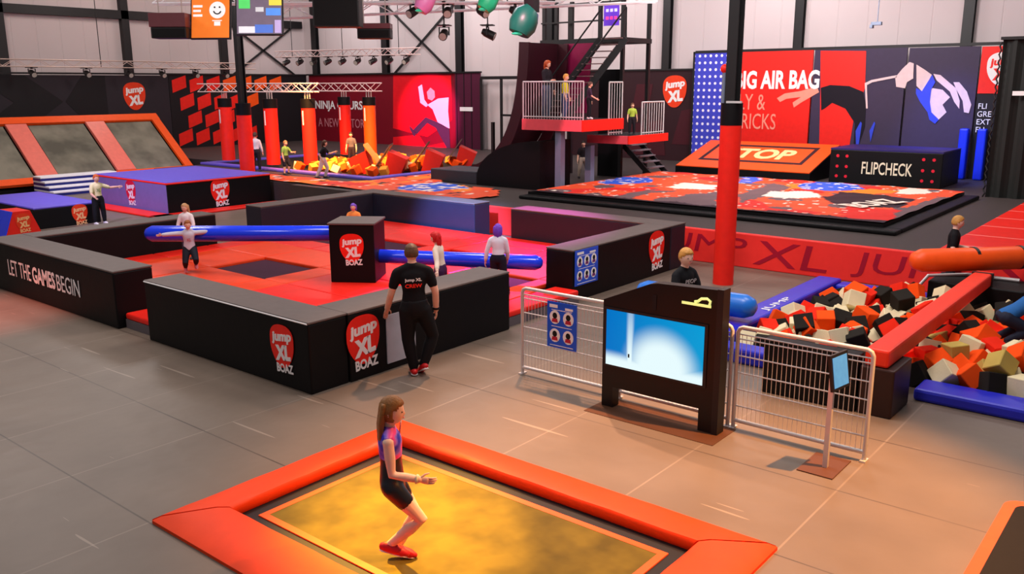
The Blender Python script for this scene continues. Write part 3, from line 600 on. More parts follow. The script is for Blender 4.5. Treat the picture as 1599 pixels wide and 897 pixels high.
# screen stand
t = thing('screen_stand', 'black video stand with a bright cyan screen in front of the fence', 'screen', (-4.9, 8.7, 0))
y0, y1 = 8.66, 8.80
fr = [(-5.66, 0.0), (-5.50, 0.0), (-5.50, 0.27), (-4.34, 0.27), (-4.34, 0.0), (-4.16, 0.0), (-4.16, 1.69), (-4.92, 1.66), (-5.02, 1.64), (-5.66, 1.36)]
obj('body', MB().prism([(x, y0, z) for x, z in fr], (0, y1-y0, 0)), mat('stand_black', (14, 13, 14), 0.4, 0.3), t)
obj('edge_trim', MB().box(-4.165, -4.09, y0-0.015, y1+0.01, 0.0, 1.70), STL, t)
obj('screen_frame', MB().box(-5.64, -4.26, y0-0.012, y0-0.002, 0.53, 1.28), STL, t)
def screen_mat():
    m = bpy.data.materials.new('screen_picture'); m.use_nodes = True; nt = m.node_tree; N = nt.nodes; L = nt.links; b = N['Principled BSDF']
    tc = N.new('ShaderNodeTexCoord'); sp = N.new('ShaderNodeSeparateXYZ'); L.new(tc.outputs['Generated'], sp.inputs[0])
    def mth(op, *a):
        n = N.new('ShaderNodeMath'); n.operation = op
        for i, q in enumerate(a):
            if isinstance(q, (int, float)): n.inputs[i].default_value = q
            else: L.new(q, n.inputs[i])
        return n.outputs[0]
    def ss(x, a, b_):
        n = N.new('ShaderNodeMapRange'); n.interpolation_type = 'SMOOTHSTEP'; L.new(x, n.inputs[0]); n.inputs[1].default_value = a; n.inputs[2].default_value = b_; return n.outputs[0]
    X, Z = sp.outputs[0], sp.outputs[2]
    dx = mth('DIVIDE', mth('SUBTRACT', X, 0.58), 0.34); dz = mth('DIVIDE', mth('SUBTRACT', Z, 0.12), 0.62)
    blob = ss(mth('SQRT', mth('ADD', mth('MULTIPLY', dx, dx), mth('MULTIPLY', dz, dz))), 1.30, 0.55)
    low = ss(mth('ADD', Z, mth('MULTIPLY', X, 0.02)), 0.30, 0.10)
    bd = mth('DIVIDE', mth('ABSOLUTE', mth('SUBTRACT', X, 0.26)), 0.05); beam = mth('MULTIPLY', ss(bd, 1.0, 0.2), mth('ADD', 0.35, mth('MULTIPLY', mth('SUBTRACT', 1.0, Z), 0.9)))
    w = mth('MINIMUM', 1.0, mth('MAXIMUM', mth('MAXIMUM', blob, low), beam))
    x = N.new('ShaderNodeMix'); x.data_type = 'RGBA'; L.new(w, x.inputs[0])
    g = N.new('ShaderNodeMix'); g.data_type = 'RGBA'; L.new(X, g.inputs[0]); g.inputs[6].default_value = (0.0, 0.17, 0.56, 1); g.inputs[7].default_value = (0.0, 0.33, 0.66, 1)
    L.new(g.outputs[2], x.inputs[6]); x.inputs[7].default_value = (0.80, 0.97, 1.0, 1)
    b.inputs['Base Color'].default_value = (0, 0, 0, 1); L.new(x.outputs[2], b.inputs['Emission Color']); b.inputs['Emission Strength'].default_value = 1.0; b.inputs['Roughness'].default_value = 0.3; b.inputs['Specular IOR Level'].default_value = 0.05
    return m
obj('screen', MB().box(-5.60, -4.30, y0-0.018, y0-0.013, 0.56, 1.25), screen_mat(), t)
obj('screen_figure', MB().box(-5.285, -5.265, y0-0.021, y0-0.018, 0.70, 0.745), BFM, t)
LIME = mat('lime_light', (222, 232, 140), 0.5, 0.2, emit=0.8)
e = MB().box(-4.60, -4.24, y0-0.012, y0-0.002, 1.475, 1.505); e.path([(-4.26, y0-0.008, 1.50), (-4.25, y0-0.008, 1.55), (-4.29, y0-0.008, 1.575), (-4.36, y0-0.008, 1.565), (-4.40, y0-0.008, 1.53), (-4.44, y0-0.008, 1.52)], 0.016, 6)
obj('lime_mark', e, LIME, t)
obj('camera_slot', MB().box(-4.98, -4.93, y0-0.006, y0-0.001, 1.34, 1.52), DK, t)
tag(recenter(obj('floor_mat', MB().box(-5.72, -4.0, 8.36, 8.95, 0.0, 0.006), mat('mat_brown', (84, 52, 34), 0.7, 0.2))), 'thin dark brown floor mat under the black video stand', 'mat')
# small sign on a pole
t = thing('sign_post', 'slim pale post carrying a tilted blue information tablet in front of the fence', 'sign', (-2.83, 8.58, 0))
obj('pole', MB().box(-2.855, -2.805, 8.56, 8.61, 0.012, 1.06), GAL, t)
T = frame((-2.785, 8.585, 1.07), V((0.16, 0.987, 0)), V((-0.16, 0.026, 0.987)))
def quad(w, h, d0, d1): return [T @ V((x*w/2, y*h/2, d0)) for x, y in ((-1, -1), (1, -1), (1, 1), (-1, 1))], (T.to_3x3() @ V((0, 0, 1)))*(d1-d0)
obj('tablet', MB().prism(*quad(0.34, 0.37, 0.0, 0.03)), STL, t); obj('tablet_face', MB().prism(*quad(0.28, 0.31, 0.031, 0.034)), mat('tablet_glow_blue', (70, 140, 210), 0.3, 0.3, emit=0.6, var=0.2, scale=18), t)  # added glow keeps the tablet face blue under the orange light
obj('base_plate', MB().box(-3.04, -2.67, 8.34, 8.90, 0, 0.012), mat('plate_brown', (92, 56, 40), 0.6, 0.3), t)

# ------------------------------------------------------------------ blue tube behind the screen
t = thing('sweeper_tube', 'sky blue inflated tube poking out behind the video stand', 'tube', (-6.6, 12.5, 0))
obj('tube', MB().path([(-7.3, 12.5, 0.50), (-5.55, 12.5, 0.52)], 0.19, 22, round_ends=True), SKY, t, smooth=70)
for x in (-7.0, -6.0): obj('cradle', MB().box(x-0.12, x+0.12, 12.3, 12.7, 0, 0.335, 0.02), BLK, t)

# ------------------------------------------------------------------ foam pit
t = thing('foam_pit', 'blue rimmed foam cube pit with white lettering on its left rim', 'foam pit', (-3.5, 13.8, 0))
obj('left_rim', MB().box(-5.90, -5.45, 11.25, 16.6, 0, 0.27, 0.04), BLU, t)
obj('far_rim', MB().box(-5.44, -3.78, 16.2, 16.6, 0, 0.22, 0.04), BLU, t); obj('far_rim', MB().box(-2.27, 1.2, 16.2, 16.6, 0, 0.22, 0.04), BLU, t)
obj('front_rim', MB().box(-2.7, 1.2, 11.25, 11.75, 0, 0.16, 0.04), BLU, t)
obj('left_front_rim', MB().box(-5.44, -3.2, 11.25, 11.6, 0, 0.22, 0.04), BLU, t)
obj('pit_floor', MB().box(-5.44, 1.2, 11.77, 16.18, 0, 0.03), BFM, t)
lettering('JUMP', frame((-5.60, 13.9, 0.272), (0, 1, 0), (-1, 0, 0)), 1.1, 0.16, WHT, t)
tag(recenter(obj('pit_screen', MB().box(-4.32, -3.13, 10.36, 10.58, 0, 0.72, 0.02), BLK)), 'black padded panel standing behind the right fence panel', 'panel')
t = thing('balance_beam', 'orange balance beam crossing the foam pit', 'balance beam', (-2.95, 13.4, 0.59))
obj('beam', MB().box(-3.08, -2.80, 10.42, 16.12, 0.602, 0.82, 0.03), mat('beam_orange_red', (240, 52, 26), 0.45, 0.35), t)
obj('end_strap', MB().box(-3.10, -2.78, 15.9, 15.98, 0.600, 0.825), STL, t)
tag(recenter(obj('end_box', MB().box(-3.11, -2.71, 10.38, 11.1, 0, 0.60, 0.02), mat('box_brown_black', (44, 24, 22), 0.5, 0.3))), 'brown black padded box carrying the near end of the orange beam', 'box')
t = thing('end_box', 'black box with pale tube bracket carrying the far end of the orange beam', 'box', (-3.0, 16.3, 0))
obj('cover', MB().box(-3.75, -2.3, 15.85, 16.75, 0.0, 0.598, 0.02), BLK, t)
obj('bracket', MB().path([(-4.15, 15.95, 0.10), (-3.85, 16.25, 0.60), (-3.3, 16.62, 0.63), (-2.5, 16.62, 0.63)], 0.03), GAL, t)
# cubes
CUBES = [('cream', CRM), ('black', BFM), ('orange', OFM), ('red', RFM), ('olive', GFM)]
proto = {}
for cn, cm in CUBES:
    o = obj('foam_cube', MB().box(-0.11, 0.11, -0.11, 0.11, -0.11, 0.11, 0.008, 1), cm)
    proto[cn] = [o, False]
def cube(cn, x, y, z, sc, lab, grp):
    o, used = proto[cn]
    if used: o = o.copy(); C.objects.link(o)
    proto[cn][1] = True
    o.location = (x, y, z); o.rotation_euler = (rnd.uniform(-1.2, 1.2), rnd.uniform(-1.2, 1.2), rnd.uniform(0, 3.1)); o.scale = (sc,)*3
    tag(o, lab, 'foam cube', grp)
pl = []
y = 11.95; row = 0
while y < 16.05:
    x = -5.22+(0.14 if row % 2 else 0); row += 1
    while x < -0.6:
        px, py = x+rnd.uniform(-0.05, 0.05), y+rnd.uniform(-0.05, 0.05); x += 0.30
        if px > -0.75-0.27*(py-11.7): continue
        if -3.85 < px < -2.2 and py > 15.6: continue
        pl.append((px, py, 0.20+0.05*math.sin(px*2.3+py)+rnd.uniform(-0.06, 0.05)-(0.07 if px < -4.7 else 0)))
    y += 0.285
for _ in range(70):
    px, py = rnd.uniform(-4.6, -1.6), rnd.uniform(12.0, 15.6)
    if abs(px+2.95) > 0.36 and not (px < -4.6 and py < 12.6): pl.append((px, py, 0.40+rnd.uniform(-0.03, 0.05)))
rnd.shuffle(pl)
for px, py, pz in sorted(pl, key=lambda p: -p[2])[:298]:
    left = px < -2.95
    cn = rnd.choices(['cream', 'black', 'orange', 'red', 'olive'], [30, 27, 14, 24, 5] if left else [24, 15, 34, 14, 13])[0]
    side = 'left' if left else 'right'
    cube(cn, px, py, pz, rnd.uniform(1.12, 1.32), '%s foam cube in the pit, %s of the orange beam' % (cn, side), '%s foam cubes %s of the beam' % (cn, side))

# ------------------------------------------------------------------ lettered red wall, tumble track, orange roll
t = thing('lettered_wall', 'long red padded wall with dark red park lettering behind the foam pit', 'padded wall', (-6, 17.7, 0))
obj('front_pad', MB().box(-17.5, 3, 17.60, 17.745, 0, 0.74, 0.02), mat('wall_red', (255, 52, 46), 0.5, 0.25), t)
for x0 in (-10.2, -5.62):
    for s_, a, w in (('JUMP', 0.0, 2.35), ('XL', 2.5, 1.6)):
        lettering(s_, frame((x0+a+w/2, 17.598, 0.37), (1, 0, 0), (0, 0, 1)), w, 0.52, RED2, t, shear=0.12, name='wall_lettering')
t = thing('tumble_track', 'red tumble track with pale seams on the deck at the right edge', 'track', (-2, 24, 0.7))
obj('track_pad', MB().box(-4.2, 1.0, 17.9, 27.5, 0.702, 0.74, 0.015), RED, t)
for k in range(6): obj('seam_strip', MB().box(-4.19, 0.99, 18.9+1.5*k, 18.98+1.5*k, 0.741, 0.744), mat('seam_pink', (250, 120, 110), 0.5, 0.3), t)
t = thing('battle_roll', 'fat orange inflated roll resting over the far end of the balance beam', 'roll', (-3.0, 16.4, 0.7), 0)
obj('roll', MB().path([(-3.86, 15.72, 0.95), (-3.1, 16.48, 0.95), (-2.3, 17.32, 0.96)], 0.20, 22, round_ends=True), ORG, t, smooth=70)
for q in (0.42, 0.80):
    c = V((-3.86, 15.72, 0.95)).lerp(V((-2.3, 17.32, 0.96)), q); d = V((1.56, 1.6, 0)).normalized()
    obj('strap', MB().path([c-d*0.03, c+d*0.03], 0.207, 22), STL, t)
# ------------------------------------------------------------------ printed mats on the deck
def printed_mat(name, label, x0, x1, y0, y1, z0, z1, res, paint, mats, holes=None, cat='mat', edge=BLK, rim=None):
    t = thing(name, label, cat, ((x0+x1)/2, (y0+y1)/2, z0))
    nx, ny = int((x1-x0)/res), int((y1-y0)/res); b = bmesh.new(); vs_ = {}
    def vert(i, j):
        if (i, j) not in vs_: vs_[(i, j)] = b.verts.new((x0+(x1-x0)*i/nx, y0+(y1-y0)*j/ny, z1+0.012*math.sin(i*0.35)*math.sin(j*0.31)))
        return vs_[(i, j)]
    for i in range(nx):
        for j in range(ny):
            k = paint(x0+(x1-x0)*(i+0.5)/nx, y0+(y1-y0)*(j+0.5)/ny)
            if k is None: continue
            f = b.faces.new((vert(i, j), vert(i+1, j), vert(i+1, j+1), vert(i, j+1))); f.material_index = k
    sk = obj('printed_top', b, mats, t, smooth=180)
    return t
ORM = mat('print_orange', (240, 82, 40), 0.6, 0.3, var=0.2, scale=1.5); WHM = mat('print_white', (246, 222, 206), 0.6, 0.3); DKM = mat('print_dark', (44, 22, 34), 0.6, 0.3)
BLM = mat('print_blue', (48, 92, 210), 0.6, 0.3); GYM = mat('print_grey', (108, 84, 88), 0.6, 0.3); YOM = mat('print_amber', (250, 128, 30), 0.6, 0.3); RDM = mat('print_red', (226, 38, 26), 0.6, 0.3)
PM = [ORM, WHM, DKM, BLM, GYM, YOM, RDM]
def nz(x, y, s, k=0.0): return noise.noise(V((x*s, y*s, k)))
AB = [(k, P) for k, P in (
    (1, [(-9.82,22.90),(-10.11,24.04),(-9.20,24.73),(-8.36,23.49),(-9.10,22.63)]), (1, [(-13.02,23.20),(-13.04,24.52),(-11.93,24.41),(-11.48,23.50),(-12.53,22.87)]),
    (2, [(-8.40,23.46),(-8.39,25.02),(-7.63,25.12),(-6.35,24.59),(-6.15,22.61),(-6.79,22.24),(-7.81,22.49)]), (4, [(-11.27,19.83),(-11.63,21.90),(-11.23,23.01),(-9.59,19.70),(-10.41,19.63)]),
    (4, [(-13.00,19.48),(-13.09,20.77),(-12.93,22.56),(-12.52,21.21),(-12.27,19.47)]), (4, [(-6.03,21.97),(-6.02,24.70),(-5.73,25.80),(-5.64,24.30),(-5.46,20.86),(-5.83,20.83)]), (4, [(-10.49,22.77),(-10.85,25.99),(-9.93,25.29),(-9.73,22.21),(-9.70,21.18)]),
    (3, [(-10.06,25.83),(-10.00,27.33),(-8.72,27.23),(-8.21,26.17),(-8.74,25.08),(-9.60,25.11)]), (3, [(-15.32,22.78),(-15.57,24.68),(-14.72,25.10),(-13.97,24.01),(-14.35,22.75)]), (3, [(-11.73,25.32),(-12.44,27.38),(-11.63,27.13),(-11.34,25.61)]),
    (5, [(-10.43,23.79),(-10.36,26.36),(-9.60,25.11),(-10.11,24.04)]), (5, [(-8.64,24.35),(-8.05,26.46),(-7.15,26.13),(-7.59,24.99),(-8.39,25.02)]), (6, [(-6.59,21.37),(-6.13,22.32),(-5.62,20.12),(-6.99,20.20)]), (6, [(-10.16,27.51),(-7.08,28.86),(-6.71,28.02),(-9.81,26.59)]),
    (1, [(-7.22,26.08),(-7.29,27.49),(-6.38,26.72),(-6.40,25.90),(-6.84,25.57)]))]
def paint_airbag(x, y):
    px, py = x+0.16*nz(x, y, 2.2), y+0.16*nz(x, y, 2.2, 5)
    if y-20.0+0.25*nz(x, y, 1.3, 9) < 0.22+0.1*nz(x, y, 6): return 2
    for k, P in AB:
        if inpoly(px, py, P):
            if k == 3 and nz(x, y, 4.5, 3) > 0.28: return 1
            return k
    if nz(x, y, 5.0, 2) > 0.44: return 1
    if nz(x, y, 1.0, 4) > 0.34: return 4
    return 0 if nz(x, y, 0.8, 7) > -0.25 else 6
t = printed_mat('airbag_landing', 'big printed airbag with orange, white and blue graffiti in front of the black FLIPCHECK box', -15.6, -5.75, 19.95, 27.3, 0.70, 0.90, 0.075, paint_airbag, PM, cat='airbag')
obj('black_skirt', MB().box(-15.72, -5.35, 19.5, 19.93, 0.702, 0.80, 0.03).box(-5.74, -5.35, 19.94, 27.3, 0.702, 0.80, 0.03).box(-15.72, -5.75, 19.94, 27.3, 0.702, 0.87), BLK, t)
lettering('BOAZ', frame((-6.9, 22.9, 0.925), (0.3, 0.95, 0), (-0.95, 0.3, 0)), 1.9, 0.75, WHM, t, name='printed_lettering', weight=0.03, thick=0.01)
DF = [(-27.40,19.17),(-25.53,19.28),(-22.88,19.23),(-22.65,20.23),(-22.77,21.72),(-22.55,23.41),(-20.17,20.97),(-19.14,20.82),(-17.43,20.67),(-16.45,19.45),(-16.60,18.49),(-17.69,18.26),(-20.21,17.61),(-20.28,14.09)]
DB = [(3, [(-20.01,18.71),(-20.64,19.68),(-20.42,21.09),(-19.14,20.82),(-18.48,20.30),(-18.67,18.91)]), (2, [(-24.02,16.81),(-23.63,17.25),(-22.83,17.56),(-22.77,16.46)]), (3, [(-20.85,16.08),(-21.06,17.35),(-20.78,18.12),(-20.39,17.60),(-20.42,16.04)]), (5, [(-25.45,17.78),(-23.46,18.47),(-23.19,17.74),(-24.46,17.08)]), (6, [(-23.84,18.59),(-21.96,19.61),(-21.58,18.82),(-22.73,18.40)])]
def paint_floor(x, y):
    px, py = x+0.2*nz(x, y, 1.8), y+0.2*nz(x, y, 1.8, 5)
    if not inpoly(x, y, DF) or y < 18.07 or (x < -22.6 and y > 20.05): return None
    for k, P in DB:
        if inpoly(px, py, P): return 1 if (k == 3 and nz(x, y, 3.5, 3) > 0.12) else k
    if nz(x, y, 3.2, 2) > 0.42: return 1
    if nz(x, y, 2.2, 6) > 0.45: return 2
    return 0 if nz(x, y, 0.9, 4) > -0.2 else 5
xs_ = [p[0] for p in DF]; ys_ = [p[1] for p in DF]
printed_mat('printed_mat', 'orange and blue printed mat on the deck between obstacle course and arena', min(xs_), max(xs_), min(ys_), max(ys_), 0.70, 0.745, 0.11, paint_floor, PM)

# ------------------------------------------------------------------ flip box and stop ramp
t = thing('flip_box', 'long black box lettered FLIPCHECK with rows of red dots behind the airbag', 'box', (-8.4, 30, 0.702))
fx0, fx1, fy, fz0, fz1 = -10.3, -6.85, 29.2, 0.702, 1.78
obj('cover', MB().box(fx0, fx1, fy, 31.4, fz0, fz1, 0.02), BLK, t); obj('top_pad', MB().box(fx0, fx1, fy, 31.4, fz1+0.002, fz1+0.05), mat('box_top_indigo', (40, 30, 96), 0.5, 0.3), t)
lettering('FLIPCHECK', frame((-8.48, fy-0.004, 1.23), (1, 0, 0), (0, 0, 1)), 1.55, 0.40, mat('bone_print', (230, 216, 190), 0.6, 0.2), t, weight=0.01)
RDOT = mat('dot_red', (214, 24, 50), 0.5, 0.3)
for cx in (-10.05, -9.75, -7.4, -7.1):
    for cz in (0.92, 1.24, 1.58): obj('red_dot', MB().prism([(cx+0.05*math.cos(k*math.pi/6), fy, cz+0.05*math.sin(k*math.pi/6)) for k in range(12)], (0, -0.008, 0)), RDOT, t)
t = thing('landing_ramp', 'orange sloped ramp lettered STOP with black outline below the BIG AIR BAG mural', 'ramp', (-13.3, 30, 0.702))
ry0, ry1, rz0, rz1 = 28.7, 31.4, 0.98, 1.75
ru = V((0, ry1-ry0, rz1-rz0)); rn = V((1, 0, 0)).cross(ru).normalized()
obj('base', MB().prism([(-15.75, ry0, 0.702), (-15.75, ry0, rz0), (-15.75, ry1, rz1), (-15.75, ry1, 0.702)], (5.0, 0, 0)), BLK, t)
def rq(x0, x1, a, b, h):
    mb = MB(); mb.prism([V((x, ry0, rz0))+ru*f+rn*0.002 for x, f in ((x0, a), (x1, a), (x1, b), (x0, b))], rn*h); return mb
obj('orange_top', rq(-15.73, -10.77, 0.0, 1.0, 0.03), ORG, t)
DKP = DKM
for q in ((-15.2, -11.3, 0.24, 0.30), (-15.2, -11.3, 0.80, 0.86), (-15.2, -15.06, 0.30, 0.80), (-11.44, -11.3, 0.30, 0.80)): obj('black_outline', rq(*q, 0.034), DKP, t)
lettering('STOP', frame(V((-13.2, ry0, rz0))+ru*0.55+rn*0.036, (1, 0, 0), ru), 2.6, 1.0, mat('cream_print', (255, 214, 150), 0.6, 0.2), t, weight=0.04)

# ------------------------------------------------------------------ jump tower
t = thing('jump_tower', 'jump tower with red edged deck, white baluster rails and grey legs', 'tower', (-16.2, 22.8, 0.702))
dx0, dx1, dy0, dy1, dz0, dz1 = -17.35, -15.08, 21.72, 23.95, 2.52, 2.86
obj('deck', MB().box(dx0, dx1, dy0+0.02, dy1, dz0, dz1-0.02), DK, t)
PNK = mat('pink_lit_trim', (240, 90, 100), 0.5, 0.3)  # red front trims with pink light painted into their colour
obj('front_trim', MB().box(dx0, dx1, dy0-0.03, dy0+0.018, dz0, dz1, 0.01), PNK, t); obj('side_trim', MB().box(dx1+0.002, dx1+0.05, dy0-0.03, dy1, dz0, dz1, 0.01), RED, t)
for x, y, z1 in ((-16.05, 21.95, dz0), (-16.0, 23.5, 2.0)): obj('leg', MB().box(x-0.11, x+0.11, y-0.11, y+0.11, 0.702, z1), GRS, t)
def railing(p0, p1, z0, h, n, name='railing'):
    p0, p1 = V(p0), V(p1); r = MB(); up = V((0, 0, h))
    r.tube(p0+V((0, 0, z0+h)), p1+V((0, 0, z0+h)), 0.025, seg=8).tube(p0+V((0, 0, z0+0.07)), p1+V((0, 0, z0+0.07)), 0.02, seg=8)
    r.tube(p0+V((0, 0, z0)), p0+up+V((0, 0, z0)), 0.026, seg=8); rl = obj(name, r, GAL, t, smooth=60)
    for i in range(n+1):
        q = p0.lerp(p1, i/n); obj('baluster', MB().tube(q+V((0, 0, z0)), q+V((0, 0, z0+h)), 0.024 if i in (0, n) else 0.013, seg=6), GAL, rl)
railing((dx0, dy0+0.05, 0), (dx1, dy0+0.05, 0), dz1, 1.12, 22)
railing((dx1-0.03, dy1-0.75, 0), (dx1-0.03, dy1, 0), dz1-0.5, 1.6, 5)
obj('lower_deck', MB().box(-16.4, -14.85, 23.97, 26.4, 2.04, 2.28), DK, t)
obj('lower_front_trim', MB().box(-16.4, -14.85, 23.9, 23.965, 2.04, 2.30, 0.01), PNK, t); obj('lower_side_trim', MB().box(-14.845, -14.8, 23.9, 26.4, 2.04, 2.30, 0.01), RED, t)
railing((-14.95, 24.9, 0), (-14.95, 26.3, 0), 2.28, 1.05, 9, 'lower_railing')
t = thing('lower_stairs', 'short stairs with pale treads going down to the deck right of the tower', 'stairs', (-16.1, 27.0, 0.702))
for k in range(7):
    x = -16.75+0.19*k; z = 2.02-0.19*k
    obj('tread', MB().box(x, x+0.22, 26.55, 27.6, z-0.04, z), mat('tread_grey', (120, 112, 120), 0.6, 0.3), t)
for y in (26.5, 27.64): obj('stringer', MB().bar((-16.8, y, 1.97), (-15.5, y, 0.80), 0.05, 0.18), STL, t)
t = thing('upper_stairs', 'dark steep stairs climbing from the tower to the high platform', 'stairs', (-17.2, 25.8, 2.86))
for k in range(13):
    f = k/12; q = V((-18.6, 25.2, 2.95)).lerp(V((-16.75, 25.9, 5.42)), f)
    obj('tread', MB().box(q.x-0.42, q.x+0.42, q.y-0.14, q.y+0.14, q.z-0.03, q.z), mat('tread_brown', (112, 84, 84), 0.6, 0.3), t)
for dx in (-0.5, 0.5):
    a, b = V((-18.6+dx, 25.2, 2.85)), V((-16.75+dx, 25.9, 5.4)); obj('stringer', MB().bar(a, b, 0.06, 0.24), STL, t)
    obj('handrail', MB().path([a+V((0, 0, 0.3)), a+V((0, 0, 1.0)), b+V((0, 0, 1.0)), b+V((0, 0, 0.0))], 0.03, 8), STL, t)
t = thing('high_platform', 'black steel platform and frame at the top of the stairs with a small glowing sign', 'platform', (-18.0, 26.6, 0.702))
for i, (x, y) in enumerate(((-20.05, 26.4), (-19.5, 26.4), (-18.9, 26.5), (-16.62, 26.3), (-16.62, 28.0), (-20.05, 28.0), (-17.55, 26.3))): obj('post', MB().box(x-0.06, x+0.06, y-0.06, y+0.06, 0.702 if i != 6 else 5.3, 6.75), STL, t)
obj('platform_deck', MB().box(-20.1, -16.55, 26.2, 28.1, 5.30, 5.46), STL, t)
for z in (6.02, 6.62):
    obj('guard_rail', MB().box(-20.1, -16.55, 26.25, 26.31, z, z+0.05), STL, t)
obj('magenta_panel', MB().prism([(-19.2, 26.15, 2.9), (-18.0, 26.15, 2.9), (-17.75, 26.15, 5.3), (-19.0, 26.15, 5.3)], (0, 0.04, 0)), mat('panel_magenta', (128, 10, 62), 0.5, 0.3), t)
obj('black_panel', MB().prism([(-20.5, 26.12, 2.4), (-19.2, 26.12, 2.4), (-19.0, 26.12, 5.3), (-20.0, 26.12, 5.3)], (0, 0.05, 0)), BLK, t)
obj('side_panel', MB().box(-17.6, -16.6, 26.35, 26.4, 0.702, 4.4), BLK, t)
sg = obj('glowing_sign', MB().box(-17.35, -16.75, 26.2, 26.24, 5.85, 6.55), mat('sign_violet', (96, 50, 190), 0.4, 0.3, emit=0.5), t)
for i in range(3):
    for j in range(2): obj('sign_dot', MB().box(-17.26+0.17*i, -17.15+0.17*i, 26.19, 26.199, 6.3-0.25*j, 6.4-0.25*j), mat('sign_pink' if j else 'sign_lilac', (250, 60, 140) if j else (190, 180, 255), 0.4, 0.3, emit=0.8), sg)

# quarter pipe / drop slide
t = thing('drop_slide', 'tall curved maroon drop slide sweeping down to the left of the tower', 'slide', (-21, 24.5, 0.702))
def sl_pt(f):     # profile of the slide from top to low end
    return V((-19.15-0.35*f-2.7*f**2.4, 0, 5.3-4.45*(1-(1-f)**1.75) if f < 1 else 0.85))
prof = [sl_pt(i/22) for i in range(23)]
lowp = [p+V((-0.34*(1-0.5*i/22), 0, -0.12-0.1*(1-i/22))) for i, p in enumerate(prof)]
MRN = mat('slide_maroon', (52, 10, 22), 0.45, 0.4)
def ribbon(y0, y1, off, m, name, th=0.07):
    mb = MB(); P = [p+V((0, 0, 0)) for p in prof]; Q = []
    for i, p in enumerate(P):
        d = (P[min(i+1, len(P)-1)]-P[max(i-1, 0)]).normalized(); n = V((d.z, 0, -d.x)); n = n if n.z > 0 or n.x < 0 else -n; Q.append(p+n*off)
    for i in range(len(P)-1):
        mb.prism([V((P[i].x, y0, P[i].z)), V((P[i+1].x, y0, P[i+1].z)), V((Q[i+1].x, y0, Q[i+1].z)), V((Q[i].x, y0, Q[i].z))], (0, y1-y0, 0))
    bmesh.ops.remove_doubles(mb.bm, verts=mb.bm.verts[:], dist=0.001)
    return obj(name, mb, m, t)
ribbon(23.9, 26.0, 0.06, MRN, 'slide_bed'); ribbon(23.8, 23.89, -0.42, MRN, 'side_wall'); ribbon(26.01, 26.1, -0.42, MRN, 'side_wall')
obj('support_post', MB().box(-20.6, -20.5, 24.0, 24.1, 0.702, 2.6), STL, t)
t = thing('quarter_pipe', 'black curved quarter pipe body under the jump tower', 'ramp', (-18, 22.5, 0.702))
qp = [(-18.8, 0.702), (-16.2, 0.702), (-16.2, 2.2)]+[(-16.2-2.6*math.sin(f*math.pi/2/10)**1.0, 2.2-1.25*(1-math.cos(f*math.pi/2/10))) for f in range(1, 11)]+[(-18.8, 0.9)]
obj('body', MB().prism([(x-0.25, 21.45, z) for x, z in qp], (0, 1.6, 0)), BLK, t)
tag(recenter(obj('landing_pad', MB().box(-21.2, -19.1, 21.5, 22.9, 0.702, 1.12, 0.03), mat('pad_slate', (52, 52, 60), 0.5, 0.3))), 'slate grey landing pad at the low end of the drop slide', 'mat')

# ------------------------------------------------------------------ obstacle course
t = thing('course_pit', 'foam pit with a violet padded border under the obstacle course', 'foam pit', (-28, 24, 0.702))
for q in ((-33.3, -22.7, 20.15, 20.55), (-23.1, -22.7, 20.56, 27.0), (-33.3, -32.9, 20.56, 27.0)): obj('border_pad', MB().box(*q, 0.702, 0.80, 0.03), PUR, t)
obj('pit_floor', MB().box(-32.88, -23.12, 20.57, 27.0, 0.702, 0.72), BFM, t)
YFM = mat('amber_foam', (250, 150, 50), 0.9, 0.1); PFM = mat('pale_foam', (250, 214, 160), 0.9, 0.1)
cube2 = {}
for cn, cm in (('amber', YFM), ('orange', OFM), ('pale', PFM)): cube2[cn] = [obj('foam_cube', MB().box(-0.14, 0.14, -0.14, 0.14, -0.14, 0.14, 0.01, 1), cm), False]
for k in range(90):
    cn = rnd.choices(['amber', 'orange', 'pale'], [4, 5, 2])[0]; o, u = cube2[cn]
    if u: o = o.copy(); C.objects.link(o)
    cube2[cn][1] = True
    o.location = (rnd.uniform(-28.5, -23.35), 0, 0.86+rnd.uniform(0, 0.06)); o.location.y = rnd.uniform(20.8, 26.5)
    if min((o.location.x-a)**2+(o.location.y-b)**2 for a, b in ((-29.15, 20.83), (-28.0, 21.75), (-29.2, 25.95))) < 0.36: o.location.x += 1.2
    o.rotation_euler = (rnd.uniform(-.6, .6), rnd.uniform(-.6, .6), rnd.uniform(0, 3))
    tag(o, '%s foam cube in the violet bordered obstacle pit' % cn, 'foam cube', '%s cubes in the obstacle pit' % cn)
def pillar(x, y, lab, m=RED):
    t = thing('hanging_pillar', lab, 'pillar', (x, y, 0.9), group='hanging obstacle pillars')
    obj('padding', MB().path([(x, y, 0.88), (x, y, 3.05)], 0.27, 16), m, t, smooth=50)
    obj('black_cap', MB().path([(x, y, 3.051), (x, y, 3.40)], 0.285, 16), BLK, t, smooth=50)
    obj('white_stripe', MB().box(x-0.03, x+0.03, y-0.275, y-0.262, 2.4, 2.95), WHT, t)
    for d in (-0.15, 0.0, 0.15): obj('hook', MB().tube((x+d, y, 3.4), (x+d, y, 3.66), 0.025, seg=6), TRU, t)
pillar(-32.4, 20.95, 'red hanging pillar nearest the brick pattern wall'); pillar(-29.15, 20.83, 'red hanging pillar right behind the white shirted visitor'); pillar(-28.0, 21.75, 'red hanging pillar behind the child in the yellow green top'); pillar(-30.9, 26.0, 'red hanging pillar covering part of the course lettering'); pillar(-29.2, 25.95, 'bright orange hanging pillar right of the lettering', ORG)
